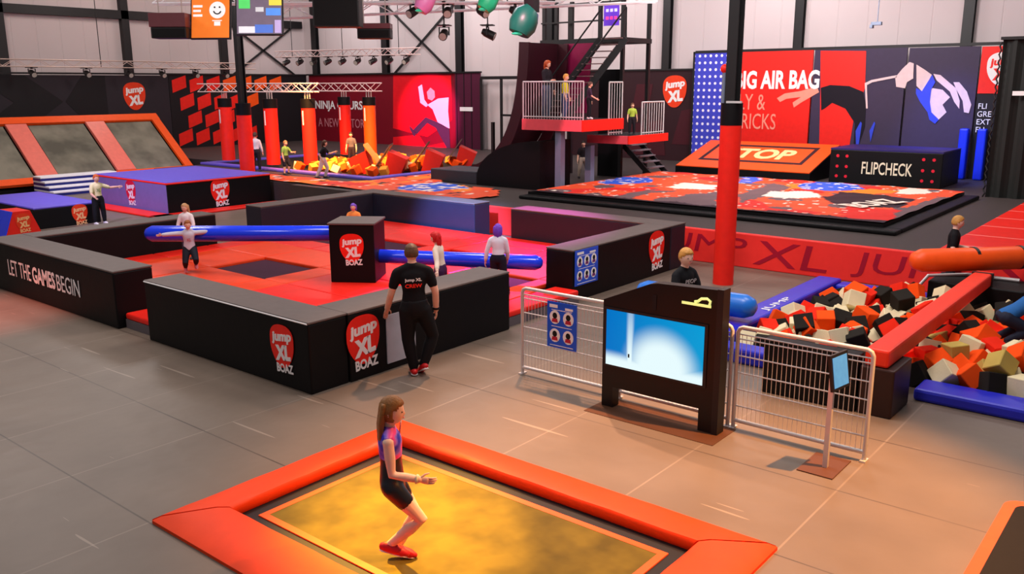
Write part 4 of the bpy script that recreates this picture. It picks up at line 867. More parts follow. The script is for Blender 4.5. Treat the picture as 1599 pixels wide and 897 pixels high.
def truss(name, p0, p1, s, label, step=0.5, m=TRU, r=0.024, cat='truss', group=None):
    hang = name != 'course_truss'; p0, p1 = V(p0), V(p1); t = thing(name, label, cat, p0, group=group); d = (p1-p0); L_ = d.length; d.normalize(); sd = d.cross(V((0, 0, 1))).normalized()*s/2; up = V((0, 0, s/2))
    ch = MB(); offs = (sd+up, -sd+up, sd-up, -sd-up)
    for o_ in offs: ch.tube(p0+o_, p1+o_, r, seg=6)
    n = int(L_/step); br = ch
    for k in range(n):
        a, b = p0+d*(L_*k/n), p0+d*(L_*(k+1)/n)
        for q in ((0, 2), (1, 3), (0, 1)):
            u_, v_ = (offs[q[0]], offs[q[1]]) if k % 2 else (offs[q[1]], offs[q[0]]); br.bar(a+u_, b+v_, r*0.9, r*0.9)
    obj('chords', ch, m, t)
    if hang:
        for q in (0.12, 0.5, 0.88):
            c = p0.lerp(p1, q); obj('hanger', MB().tube(c-up, V((c.x, c.y, 9.5)), 0.018, seg=6), STL, t)
    return t
truss('course_truss', (-34.0, 20.9, 3.82), (-27.3, 21.6, 3.82), 0.32, 'front aluminium truss over the near hanging pillars', m=mat('truss_pale', (238, 210, 206), 0.4, 0.4, 0.0))
truss('course_truss', (-36.5, 26.0, 3.82), (-28.6, 26.0, 3.82), 0.34, 'rear aluminium truss over the far hanging pillars', m=mat('truss_pale', (238, 210, 206), 0.4, 0.4, 0.0))
for nm_, (x, y), lb in (('a', (-25.0, 21.9), 'tan slanted step nearest the black shirted runner'), ('b', (-24.0, 22.4), 'slanted step with grey board, second along the pit'), ('c', (-23.75, 24.1), 'slanted step with dark board, third along the pit'), ('d', (-23.8, 26.0), 'slanted step at the far end beside the plum wall')):
    t = thing('slanted_step', lb, 'step', (x, y, 0.702), group='slanted obstacle steps')
    dr = V((0.77, 0.63, 0)) if nm_ in 'bcd' else V((-0.77, -0.63, 0)); sd = V((-dr.y, dr.x, 0))*0.52
    P = [V((x, y, 0.72))-dr*0.32, V((x, y, 0.72))+dr*0.32, V((x, y, 1.25))+dr*0.56, V((x, y, 1.55))-dr*0.1]
    obj('red_body', MB().prism([p-sd for p in P], sd*2), mat('step_red', (214, 34, 18), 0.5, 0.3), t)
    a, b = (P[2], P[3]); n_ = V((0, 0, 1))
    lo, hi = (V((x, y, 0.98))-dr*0.60, V((x, y, 1.74))-dr*0.05)
    obj('board', MB().prism([lo-sd*0.95, hi-sd*0.95, hi+sd*0.95, lo+sd*0.95], V((0, 0, 0.06))), mat('board_tan', (216, 130, 66), 0.5, 0.3) if nm_ == 'a' else mat('board_grey_brown', (116, 90, 78), 0.5, 0.3), t)

# ------------------------------------------------------------------ trusses, lamps, speakers, screens
truss('lighting_truss', (-41.2, 12.0, 4.9), (-41.2, 28.6, 4.9), 0.30, 'pale lighting truss along the left wall above the slanted trampolines', m=mat('truss_warm', (206, 180, 168), 0.4, 0.4, 0.2))
truss('lighting_truss', (-41.0, 30.0, 5.55), (-30.2, 30.0, 5.45), 0.30, 'pale lighting truss above the crimson course mural', m=mat('truss_pale', (238, 210, 206), 0.4, 0.4, 0.0))
truss('overhead_truss', (-24.6, 13.9, 6.43), (-15.8, 21.3, 6.43), 0.46, 'wide overhead truss with coloured lamps along the top edge', m=mat('truss_painted_bright', (240, 234, 238), 0.4, 0.5, 0.0), r=0.035, step=0.6)  # lit brightness painted into the truss as near-white colour
truss('overhead_truss', (-23.2, 16.9, 6.05), (-14.2, 24.3, 6.50), 0.34, 'second overhead truss running behind the speaker boxes', m=mat('truss_painted_bright', (240, 234, 238), 0.4, 0.5, 0.0), r=0.03, step=0.6)  # same painted-in brightness on the second truss
def lamp_proto(label, group):
    t = thing('stage_lamp', label, 'lamp', (0, 0, 0), group=group); S = mat('lamp_black', (34, 28, 28), 0.4, 0.4)
    obj('clamp', MB().box(-0.04, 0.04, -0.03, 0.03, -0.10, 0.0).box(-0.16, -0.13, -0.02, 0.02, -0.32, -0.08).box(0.13, 0.16, -0.02, 0.02, -0.32, -0.08).box(-0.16, 0.16, -0.02, 0.02, -0.10, -0.08).box(-0.19, 0.19, -0.19, 0.19, -0.05, -0.022), S, t, local=True)
    obj('can', MB().path([(0, 0.16, -0.20), (0, 0.06, -0.24), (0, -0.20, -0.36)], [0.08, 0.12, 0.13], 14), S, t, smooth=50, local=True)
    obj('lens', MB().path([(0, -0.202, -0.361), (0, -0.215, -0.367)], 0.105, 14), mat('lamp_lens', (200, 190, 180), 0.2, 0.5), t, local=True)
    return t
lp = lamp_proto('small black lamp hanging under the left wall truss', 'lamps under the left wall truss'); first = True
for y in (14.6, 17.2, 19.6, 21.6, 23.3, 25.1, 26.8):
    if first: lp.location = (-41.2, y, 4.75); lp.rotation_euler = (0, 0, R(90)); first = False
    else: dup(lp, (-41.2, y, 4.75), 90)
for k in range(9): dup(lp, (-40.2+1.15*k, 30.0, 5.40-0.00926*(0.8+1.15*k)), -20+15*(k % 3), 'small black lamp hanging under the course mural truss', 'lamps under the course mural truss')
for k in range(4): dup(lp, (-24.6+8.8*(0.645+0.085*k), 13.9+7.4*(0.645+0.085*k), 6.24), 40*k, 'black lamp hanging from the wide overhead truss', 'lamps on the wide overhead truss')
for f_, rz_, lb in ((0.72, 30, 'small black lamp on a drop rod, the left of two below the overhead trusses'), (0.83, 120, 'small black lamp on a drop rod, the right of two below the overhead trusses')):
    c = V((-24.6, 13.9, 6.24)).lerp(V((-15.8, 21.3, 6.24)), f_); d_ = dup(lp, (c.x, c.y, 5.62), rz_, lb, 'lamps on drop rods')
    W[d_] = Matrix.Translation((c.x, c.y, 5.62)) @ Matrix.Rotation(R(rz_), 4, 'Z')
    obj('drop_rod', MB().tube((c.x, c.y, 5.6), (c.x, c.y, 6.24), 0.02, seg=6).box(c.x-0.22, c.x+0.22, c.y-0.22, c.y+0.22, 6.2, 6.24), STL, d_)
def moving_head(c, r, m, label):
    t = thing('moving_head', label, 'lamp', c); c = V(c)
    obj('head', MB().path([c+V((0.1, 0.1, r*0.7)), c+V((0, 0, 0.1)), c+V((-0.05, -0.12, -r*0.4)), c+V((-0.1, -0.2, -r*0.95))], [r*0.6, r*0.95, r, r*0.75], 12), m, t, smooth=50)
    obj('yoke', MB().box(c.x-0.05, c.x+0.25, c.y-0.05, c.y+0.2, c.z+r*0.5, c.z+r*0.5+0.45), STL, t)
    obj('lens', MB().sphere(c+V((-0.1, -0.21, -r*0.95)), r*0.5, r*0.5, 0.04), mat('lens_teal', (60, 220, 170), 0.2, 0.5, emit=0.3), t)
moving_head((-14.35, 18.15, 5.50), 0.36, mat('lamp_teal', (16, 92, 76), 0.4, 0.4), 'large teal lit stage lamp hanging beside the high platform')
moving_head((-15.05, 17.6, 5.98), 0.24, mat('lamp_green', (40, 190, 130), 0.35, 0.4), 'small bright green stage lamp left of the teal one')
moving_head((-16.5, 16.8, 5.98), 0.24, mat('lamp_pink', (236, 130, 190), 0.35, 0.4), 'pink lit stage lamp on the overhead truss')
def speaker(c, w, h, d, label, top=None):
    t = thing('speaker_box', label, 'speaker', c, 129.3-90); T = W[t]
    b = MB().box(-w/2, w/2, -d/2, d/2, 0, h, 0.02); b.bm.transform(T); obj('box', b, STL, t)
    b = MB().box(-w/2+0.04, w/2-0.04, -d/2-0.012, -d/2-0.001, 0.04, h-0.04); b.bm.transform(T); obj('grille', b, mat('grille_black', (14, 13, 14), 0.7, 0.2), t)
    for x in (-w/3, w/3):
        b = MB().tube((x, 0, h), (x, 0, h+1.2), 0.015, seg=6); b.bm.transform(T); obj('hanger', b, TRU, t)
    if top:
        b = MB().box(-w/2-0.03, w/2, -d/2-0.01, d/2, h+0.002, h+top, 0.01); b.bm.transform(T); obj('bracket_tray', b, mat('tray_wine', (110, 60, 66), 0.4, 0.4, 0.2), t)
speaker((-21.1, 12.3, 5.06), 0.88, 0.27, 0.5, 'flat black speaker hanging left of the orange screen', 0.34)
speaker((-17.9, 15.0, 5.32), 1.15, 1.1, 0.6, 'largest black speaker box hanging at the top edge')
speaker((-18.6, 16.85, 5.13), 0.90, 0.26, 0.5, 'flat black speaker hanging right below the largest box', 0.14)
def hung_screen(c, w, h, rz, tilt, label, draw):
    t = thing('hanging_screen', label, 'screen', c); T = Matrix.Translation(c) @ Matrix.Rotation(R(rz), 4, 'Z') @ Matrix.Rotation(R(90-tilt), 4, 'X')
    def q(x0, x1, y0, y1, d0, d1):
        mb = MB().box(x0, x1, y0, y1, d0, d1); mb.bm.transform(T); return mb
    obj('housing', q(-w/2-0.03, w/2+0.03, -0.03, h+0.03, -0.08, -0.002), STL, t); draw(t, q, T, w, h)
    obj('hanger', MB().tube(T @ V((0, h, -0.06)), T @ V((0, h, -0.06))+V((0, 0, 1.5)), 0.03), STL, t)
EO = mat('screen_orange', (240, 122, 40), 0.4, 0.3, emit=0.6); EW = mat('screen_white', (240, 236, 236), 0.4, 0.3, emit=0.6); EG = mat('screen_grey', (118, 104, 122), 0.4, 0.3, emit=0.5)
def d1(t, q, T, w, h):
    s = obj('picture', q(-w/2, w/2, 0, h, 0, 0.004), EO, t)
    obj('white_disc', MB().prism([T @ V((0.18+0.21*math.cos(k*math.pi/12), h*0.60+0.21*math.sin(k*math.pi/12), 0.004)) for k in range(24)], (T.to_3x3() @ V((0, 0, 1)))*0.004), EW, s)
    obj('smile', MB().path([T @ V((0.18+0.10*math.cos(a), h*0.60+0.10*math.sin(a), 0.012)) for a in [math.pi*(1.1+0.16*k) for k in range(6)]], 0.016, 6), BFM, s)
    for x in (0.11, 0.24): obj('eye_mark', MB().sphere(T @ V((x, h*0.66, 0.01)), 0.022), BFM, s)
    for k in range(3): obj('white_line', q(-w/2+0.04, -w/2+0.28-0.04*(k % 2), h*(0.66-0.1*k), h*(0.71-0.1*k), 0.005, 0.008), EW, s)
    obj('white_patch', q(0.05, 0.30, h*0.36, h*0.38, 0.005, 0.008), EW, s); obj('white_badge', q(0.10, 0.26, h*0.26, h*0.35, 0.005, 0.008), EW, s)
def d2(t, q, T, w, h):
    s = obj('picture', q(-w/2, w/2, 0, h, 0, 0.004), EG, t)
    for a, b, c_, d_, n_, col in ((-0.45, -0.2, 0.55, 0.82, 'green_tile', (90, 220, 110)), (0.22, 0.5, 0.62, 0.95, 'yellow_tile', (240, 220, 80)), (0.15, 0.48, 0.40, 0.56, 'blue_tile', (90, 150, 240)), (-0.46, -0.1, 0.02, 0.16, 'white_tile', (230, 230, 236)), (-0.1, 0.3, 0.02, 0.2, 'blue_band', (84, 120, 210)), (0.34, 0.48, 0.02, 0.3, 'lilac_tile', (190, 170, 220)), (-0.08, 0.1, 0.48, 0.58, 'pale_tile', (210, 210, 214))):
        obj(n_, q(a*w, b*w, c_*h, d_*h, 0.005, 0.008), mat('scr_'+n_, col, 0.4, 0.3, emit=0.6), s)
hung_screen((-20.33, 12.88, 5.08), 0.98, 1.15, 34, 12, 'hanging orange screen with a white smiling disc at the top', d1)
hung_screen((-19.38, 13.68, 5.17), 1.12, 1.15, 42, 12, 'hanging collage screen with green, yellow and blue tiles', d2)

t = thing('hanging_sensor', 'thin rod with a small grey sensor hanging before the pale wall at the right', 'sensor', (-8.75, 27.9, 5.6))
obj('rod', MB().tube((-8.75, 27.9, 5.66), (-8.75, 27.9, 9.4), 0.015, seg=6), GRS, t); obj('sensor_body', MB().box(-8.92, -8.62, 27.84, 27.96, 5.58, 5.68, 0.01).box(-8.95, -8.86, 27.82, 27.98, 5.50, 5.60, 0.01), GRS, t)
# ------------------------------------------------------------------ people
SKIN = mat('skin', (226, 172, 146), 0.55, 0.3, var=0.05)
SKIN_PINK = mat('skin_pale', (240, 196, 176), 0.55, 0.3, var=0.05)
EYEM = mat('eye_dark', (30, 22, 20), 0.3, 0.5); LIPM = mat('lips', (196, 96, 92), 0.5, 0.3)
def remesh(mb, vox, smooth_it=4):
    bm = mb.bm; bmesh.ops.recalc_face_normals(bm, faces=bm.faces)
    me = bpy.data.meshes.new('r'); bm.to_mesh(me); bm.free()
    o = bpy.data.objects.new('r', me); C.objects.link(o)
    m = o.modifiers.new('v', 'REMESH'); m.mode = 'VOXEL'; m.voxel_size = vox
    s = o.modifiers.new('s', 'SMOOTH'); s.factor = 0.5; s.iterations = smooth_it
    r = bpy.data.meshes.new_from_object(o.evaluated_get(bpy.context.evaluated_depsgraph_get()))
    bpy.data.objects.remove(o); bpy.data.meshes.remove(me)
    b = bmesh.new(); b.from_mesh(r); bpy.data.meshes.remove(r); q = MB(); q.bm.free(); q.bm = b; return q
def U(v): return V(v).normalized()
def person(label, loc, rz, H, pose, skin=SKIN, hair=('short', (150, 96, 50)), top=None, bottom=None, shoes=(40, 40, 44), socks=None, girth=1.0, child=True, fine=0.011, extra=None, cat='person'):
    """pose vectors are (right, forward, up); the figure faces +Y before it is turned by rz"""
    H *= 1.02
    P = dict(lean=(0, 0.04, 1), head=(0, 0.05, 1), look=(0, 1, 0), aL=((-.25, .05, -1), (-.1, .35, -1)), aR=((.25, .05, -1), (.1, .35, -1)), lL=((-.08, .05, -1), (-.02, -.05, -1)), lR=((.08, .05, -1), (.02, -.05, -1)), fL=(0, 1, 0), fR=(0, 1, 0), curl=0.5)
    P.update(pose); hs = H*(0.152 if child else 0.132); g = girth*H
    up = U(P['lean']); X = V((1, 0, 0)); X = (X-up*X.dot(up)).normalized()
    if 'twist' in P: X = U(X+V((0, P['twist'], 0))); X = (X-up*X.dot(up)).normalized()
    F = up.cross(X).normalized(); hip = V((0, 0, 0))
    sh = hip+up*H*(0.262 if child else 0.270); nb = hip+up*H*(0.315 if child else 0.325)
    J = {}
    for s, k in ((-1, 'L'), (1, 'R')):
        a = sh+X*s*H*(0.098 if child else 0.112)*girth; e = a+U(P['a'+k][0])*H*0.165; w = e+U(P['a'+k][1])*H*0.14
        h = hip+X*s*H*0.05; kn = h+U(P['l'+k][0])*H*0.235; an = kn+U(P['l'+k][1])*H*0.225
        J[k] = (a, e, w, h, kn, an, U(P['f'+k]))
    # ground: the lowest sole stands at z = 0
    foot = {}
    for k in 'LR':
        an, f = J[k][5], J[k][6]; sd = f.cross(V((0, 0, 1))).normalized() if abs(f.z) < 0.95 else X; dn = f.cross(sd).normalized(); dn = dn if dn.z < 0 else -dn
        heel = an+dn*H*0.036-f*H*0.035; toe = an+dn*H*0.036+f*H*0.10; foot[k] = (heel, toe, sd, dn)
    low = min(min(foot[k][0].z, foot[k][1].z) for k in 'LR')
    off = V((0, 0, -low))
    t = thing('person', label, cat, loc, rz); T = W[t]
    Tm = T @ Matrix.Translation(off)
    def emit(name, mb, m, par=None, smooth=180):
        mb.bm.transform(Tm); return obj(name, mb, m, par or t, smooth=smooth)
    # torso rings: (height along spine, half width, half depth)
    TR = [(-0.055, .060, .050), (-0.02, .082, .062), (0.02, .086, .064), (0.07, .078, .058), (0.13, .070, .053), (0.19, .078, .058), (0.235, .088, .060), (0.265, .084, .054), (0.290, .056, .042), (0.315, .033, .034), (0.35, .030, .031)]
    if not child: TR = [(z, a*1.04*(1.10 if z > 0.2 and z < 0.29 else 1), b*1.02) for z, a, b in TR]
    def torso(mb, z0, z1, inf):
        rings = []
        for z, a, b in TR:
            if z0-1e-6 <= z <= z1+1e-6: rings.append((hip+up*z*H, X*(a*g+inf), F*(b*g+inf)))
        mb.loft(rings, 18)
        if z1 >= 0.3: mb.path([J['L'][0]+up*inf*.3, nb-up*H*.012-F*H*.004, J['R'][0]+up*inf*.3], [.030*g+inf*.6, .040*g+inf*.4, .030*g+inf*.6], 10)
    def seg(mb, pts, rad, inf=0.0, n=12): mb.path(pts, [r*g+inf for r in rad], n, round_ends=True)
    def armpts(k, f):
        a, e, w = J[k][:3]
        if f <= 1: return [a, a.lerp(e, f*0.5), a.lerp(e, f)], [.031, .032, .032-.005*f]
        q = e.lerp(w, f-1); return [a, a.lerp(e, .5), e, e.lerp(w, (f-1)*.5), q], [.031, .031, .026, .025, .021]
    def legpts(k, f):
        h, kn, an = J[k][3:6]
        if f <= 1: return [h, h.lerp(kn, f*0.5), h.lerp(kn, f)], [.058, .053, .053-.013*f]
        return [h, h.lerp(kn, .5), kn, kn.lerp(an, .35*(f-1)/1), kn.lerp(an, (f-1))], [.058, .049, .038, .037, .037-.013*(f-1)]
    # head
    hd = U(P['head']); lk = U(P['look']); lk = (lk-hd*lk.dot(hd)).normalized(); hr = lk.cross(hd).normalized()
    hc = nb+hd*(hs*0.5+H*0.014)+lk*hs*0.08; hb = hs/2
    HM = Matrix((hr, lk, hd)).transposed().to_4x4(); HM.translation = hc
    def headpt(p, skull=False):
        x, y, z = p
        if z < 0: x *= 1-0.30*z*z; y *= (1-0.40*z*z) if y < 0 else (1-0.06*z*z)
        X_, Y_, Z_ = x*0.70, y*0.84, z
        if not skull and y > 0:
            Y_ += 0.15*math.exp(-((x/.13)**2+((z+.14)/.15)**2)) - 0.06*math.exp(-(((abs(x)-.38)/.20)**2+((z-.05)/.12)**2)) + 0.05*math.exp(-((x/.35)**2+((z+.82)/.2)**2)) + 0.05*math.exp(-((x/.24)**2+((z+.44)/.07)**2))
        return V((X_*hb, Y_*hb, Z_*hb))
    def headmesh(fn, u=28, v=20):
        b = bmesh.new(); bmesh.ops.create_uvsphere(b, u_segments=u, v_segments=v, radius=1)
        for q in b.verts: q.co = fn(q.co)
        b.transform(HM); return b
    body = MB()
    torso(body, -1, 1, 0); body.path([nb-up*H*0.02, nb+up*H*0.02, hc-hd*hb*0.45-lk*hb*0.15], [.034*g, .030*g, .031*g], 12)
    body.add(headmesh(headpt))
    for s in (-1, 1): body.sphere(HM @ V((s*0.70*hb, -0.05*hb, -0.06*hb)), 0.09*hb, 0.16*hb, 0.24*hb, T=HM.to_3x3().to_4x4(), u=8, v=6)
    for k in 'LR':
        seg(body, *armpts(k, 2.0)); body.sphere(J[k][0], .033*g, u=10, v=8)
        seg(body, *legpts(k, 2.0))
        heel, toe, sd, dn = foot[k]; an, f = J[k][5], J[k][6]; r = .022*g
        body.path([heel-dn*r+f*r*.6, an+dn*H*0.012, heel.lerp(toe, .62)-dn*r*.8, toe-dn*r*.55-f*r*.6], [r*.9, r*1.2, r*1.1, r*.7], 10, round_ends=True)
    bd = remesh(body, fine*H, 4)
    # hands: palm, four unequal fingers and a thumb from the side of the palm
    for s, k in ((-1, 'L'), (1, 'R')):
        w, d = J[k][2], U(P['a'+k][1]); HL = H*0.098
        palm_n = V(P.get('palm'+k, X*(-s))); palm_n = (palm_n-d*palm_n.dot(d)).normalized(); sdv = d.cross(palm_n).normalized()
        if 'thumb' in P and sdv.dot(V(P['thumb'])) < 0: sdv = -sdv
        elif 'thumb' not in P and sdv.y < 0: sdv = -sdv
        pl_ = HL*0.50; hw = HL*0.21; ht = HL*0.085
        bd.loft([(w-d*HL*.06, sdv*HL*.13, palm_n*HL*.10), (w+d*pl_*.25, sdv*HL*.18, palm_n*ht*1.15), (w+d*pl_*.7, sdv*hw, palm_n*ht*1.1), (w+d*pl_, sdv*hw*.95, palm_n*ht*.85)], 10)
        cu = P.get('curl'+k, P['curl'])
        for i, fl in enumerate((0.44, 0.50, 0.46, 0.36)):
            o_ = w+d*pl_*.95+sdv*hw*(0.72-0.48*i); L1 = HL*fl; pts = [o_]; dirn = d
            for j, q in enumerate((.45, .32, .23)):
                ang = cu*(0.5+0.55*j); dirn = (d*math.cos(ang)+palm_n*math.sin(ang)); pts.append(pts[-1]+dirn*L1*q)
            bd.path(pts, [HL*.052, HL*.048, HL*.043, HL*.034], 7, round_ends=True)
        o_ = w+d*pl_*.22+sdv*HL*.15; td = (d*0.75+sdv*0.75+palm_n*(0.15+0.3*cu)).normalized(); td2 = (d*0.95+sdv*0.25+palm_n*(0.2+0.4*cu)).normalized()
        bd.path([o_, o_+td*HL*.24, o_+td*HL*.24+td2*HL*.20], [HL*.065, HL*.056, HL*.042], 7, round_ends=True)
    emit('body', bd, skin)
    for s in (-1, 1): emit('eye', MB().sphere(HM @ V((s*0.27*hb, 0.755*hb, 0.05*hb)), 0.075*hb, 0.05*hb, 0.05*hb, T=HM.to_3x3().to_4x4(), u=8, v=6), EYEM)
    emit('mouth', MB().sphere(HM @ V((0, 0.83*hb, -0.43*hb)), 0.20*hb, 0.05*hb, 0.045*hb, T=HM.to_3x3().to_4x4(), u=8, v=6), LIPM)
    # hair
    style, hcol = hair; hm = mat('hair_%d_%d_%d' % hcol, hcol, 0.5, 0.3, var=0.35, scale=30, bump=0.3, bscale=60)
    longh = style != 'short'
    def hairpt(p):
        x, y, z = p; az = math.atan2(x, y); q = headpt(p, True)
        face = y > (0.30 if z < 0.25 else 0.60) and z < 0.50
        lowcut = z < (-0.42 if not longh else -0.72) or (not longh and z < -0.05 and y > -0.05)
        if face or lowcut: return q*0.90
        k = 1.10+0.025*math.sin(az*13+z*5)+0.02*math.sin(az*29)+(0.05 if z > 0.5 else 0)
        if style == 'big': k += 0.10
        return V((q.x*k, q.y*k, q.z*(1.09 if z > 0 else 1.0)))
    hmB = MB(); hmB.add(headmesh(hairpt, 36, 24))
    if longh:
        L_ = {'long': 1.55, 'bob': 0.75, 'big': 0.9, 'pony': 1.2}[style]*hs; back = -lk
        c0 = hc-lk*hb*0.38+hd*hb*0.1; dwn = (V((0, 0, -1))*0.8-hd*0.4-lk*0.08).normalized(); w0 = hb*(0.72 if style != 'pony' else 0.35)
        for j in range(7):
            s = (j-3)/3; a = c0+hr*s*w0*0.8-lk*hb*(0.30-0.22*abs(s)); ln = L_*(1-0.12*abs(s))
            hmB.path([a+hd*hb*0.3, a+dwn*ln*0.35-lk*hb*0.10, a+dwn*ln*0.7+hr*s*hb*0.03-lk*hb*0.05, a+dwn*ln-hr*s*hb*0.12], [hb*.26, hb*.28, hb*.22, hb*.07], 8, flat=0.8, round_ends=True)
    emit('hair', hmB, hm)
    # clothes
    if top:
        kind, col, sl = top[:3]; m = col if not isinstance(col, tuple) else mat('cloth_%d_%d_%d' % col, col, 0.8, 0.15, bump=0.15, bscale=14)
        mb = MB(); inf = 0.013*H if kind == 'hoodie' else 0.008*H
        torso(mb, -0.03 if kind != 'leotard' else 0.10, 0.31, inf)
        for k in 'LR':
            if sl > 0: seg(mb, *armpts(k, sl), inf=inf*0.9)
            else: mb.sphere(J[k][0]-X*(0.02*H if k == 'R' else -0.02*H), .034*g, u=10, v=8)
        if kind == 'hoodie': mb.path([nb+X*H*.05+F*H*.01, nb-F*H*.045+up*H*.012, nb-X*H*.05+F*H*.01], [.024*H]*3, 10, round_ends=True)
        tp = emit('top', remesh(mb, max(fine, 0.010)*H, 5), m)
        if len(top) > 3: top[3](t, tp, Tm, hip, up, X, F, H, g, inf)
    if bottom:
        kind, col, lg = bottom; m = mat('cloth_%d_%d_%d' % col, col, 0.7 if kind != 'shiny' else 0.3, 0.2 if kind != 'shiny' else 0.6, bump=0.15, bscale=14)
        mb = MB(); inf = 0.010*H if kind != 'shiny' else 0.006*H
        torso(mb, -0.055, 0.075 if kind != 'shiny' else 0.20, inf+0.002*H)
        for k in 'LR': seg(mb, *legpts(k, lg), inf=inf)
        emit('trousers' if lg > 1.2 else 'shorts', remesh(mb, max(fine, 0.010)*H, 5), m)
    for k in 'LR':
        heel, toe, sd, dn = foot[k]; an, f = J[k][5], J[k][6]; r = .030*H
        if socks: emit('sock', MB().path([J[k][4].lerp(an, 0.78), an, an+dn*H*.015], [.030*H, .028*H, .030*H], 12), mat('sock_%d' % socks[0], socks, 0.9, 0.1))
        mb = MB(); mb.path([heel-dn*r*.7+f*r*.3, an+dn*H*.010, heel.lerp(toe, .55)-dn*r*.62, heel.lerp(toe, .85)-dn*r*.45, toe-dn*r*.40], [r*.82, r*1.02, r*.95, r*.86, r*.55], 14, round_ends=True)
        sh_ = emit('shoe', mb, mat('shoe_%d_%d_%d' % shoes, shoes, 0.5, 0.4))
        so = MB(); so.loft([(heel.lerp(toe, q)-dn*0.002, sd*r*w_, dn*r*0.22) for q, w_ in ((-.06, .5), (.05, .85), (.4, .8), (.7, .98), (.95, .75), (1.05, .4))], 10)
        emit('sole', so, WHT if shoes[0] > 90 else mat('sole_dark', (60, 56, 56)), sh_)
    if extra: extra(t, emit, J, HM, hc, hip, up, X, F, H)
    return t
def print_on(text, col, w, h, dz, side=1, weight=0.01, col2=None, text2=None, back=False):
    """lettering printed on the chest (or the back) of a top"""
    def f(t, tp, Tm, hip, up, X, F, H, g, inf):
        s = -1 if back else 1; u = X*s*1; n = F*s
        for tx, c, dzz in ((text, col, dz), (text2, col2, dz-0.040)):
            if not tx: continue
            mb = MB()
            b = text_bm(tx, w*H, h*H, weight=weight, thick=0.004)
            o = hip+up*dzz*H+n*(0.064*g+inf+0.004*H)
            uu = (-X if back else X); uu = uu if uu.cross(up).dot(n) > 0 else -uu
            mb.add(b, frame(o, uu, up)); mb.bm.transform(Tm); obj('shirt_print', mb, c, tp)
    return f
RIGHT, AWAY, FRONT, LEFT = -50.7, 39.3, -140.7, 129.3     # turned to the photo's right, away, towards the camera, to its left
# jumping girl
LEO = None
def leotard_mat():
    m = mat('leotard_swirl', (60, 70, 210), 0.4, 0.5); nt = m.node_tree; N = nt.nodes; L = nt.links; b = N['Principled BSDF']
    tc = N.new('ShaderNodeTexCoord'); nz_ = N.new('ShaderNodeTexNoise'); nz_.inputs['Scale'].default_value = 9; nz_.inputs['Detail'].default_value = 1; L.new(tc.outputs['Object'], nz_.inputs[0])
    cr = N.new('ShaderNodeValToRGB'); L.new(nz_.outputs['Fac'], cr.inputs[0]); e = cr.color_ramp
    e.elements[0].position = 0.38; e.elements[0].color = (*lin((40, 40, 200)), 1); e.elements[1].position = 0.62; e.elements[1].color = (*lin((236, 60, 150)), 1)
    q = e.elements.new(0.5); q.color = (*lin((150, 110, 230)), 1); L.new(cr.outputs[0], b.inputs['Base Color']); return m
def wristband(t, emit, J, HM, hc, hip, up, X, F, H):
    e, w = J['R'][1], J['R'][2]; emit('wristband', MB().path([e.lerp(w, .88), e.lerp(w, .97)], [.0255*H, .0245*H], 14), mat('band_white', (240, 226, 180), 0.5, 0.3))
person('girl with long fair hair in black shorts jumping on the golden trampoline bed', (-4.92, 4.46, 0.028), RIGHT+3, 1.52,
       dict(lean=(0, -0.02, 1), head=(0, 0.06, 1), look=(0.12, 1, -0.05), aR=((.16, .10, -1), (.10, 1.0, -.16)), aL=((-.12, -.12, -1), (.10, .30, -1)), lR=((.05, .70, -.85), (-.02, -.86, -.72)), lL=((-.06, .50, -.92), (.02, -.50, -.95)), fR=(0.05, 1, -.30), fL=(0.1, 1, -0.22), curl=0.55),
       skin=SKIN_PINK, hair=('long', (140, 94, 48)), top=('leotard', leotard_mat(), 0), bottom=('shiny', (18, 20, 30), 0.48), shoes=(190, 16, 34), girth=0.92, fine=0.0052, extra=wristband)
# man in black leaning on the arena wall
def phone_logo(t, emit, J, HM, hc, hip, up, X, F, H):
    k, a = J['R'][3], J['R'][4]; p = k.lerp(a, 0.72)
    emit('leg_print', MB().box(p.x+0.062, p.x+0.066, p.y-0.03, p.y+0.03, p.z-0.07, p.z+0.07), WHT)
    e, w = J['R'][1], J['R'][2]; emit('watch', MB().path([e.lerp(w, .84), e.lerp(w, .95)], [.027*H, .026*H], 14), BLK)
person('man in black staff shirt and black trousers leaning on the arena wall, seen from behind', (-8.29, 8.04, 0.002), AWAY+8, 1.84,
       dict(lean=(-.03, 0.03, 1), head=(-.02, 0.06, 1), look=(-.1, 1, -0.08), aL=((-.30, .05, -1), (-.22, .45, -.88)), aR=((.30, -.04, -1), (.02, .22, -1)), lL=((-.02, .06, -1), (.16, -.02, -1)), lR=((.34, .18, -1), (-.34, -.18, -1)), fL=(-.1, 1, 0), fR=(-.3, 1, -.5), curlL=0.2, curlR=0.6, palmL=(0, 0, -1)),
       hair=('short', (92, 64, 42)), top=('tee', (20, 19, 22), 0.62, print_on('jump XL', WHT, 0.12, 0.028, 0.222, back=True, weight=0.03, col2=RED, text2='CREW')), bottom=('trousers', (16, 15, 18), 1.96), shoes=(200, 20, 24), child=False, fine=0.006, extra=phone_logo)
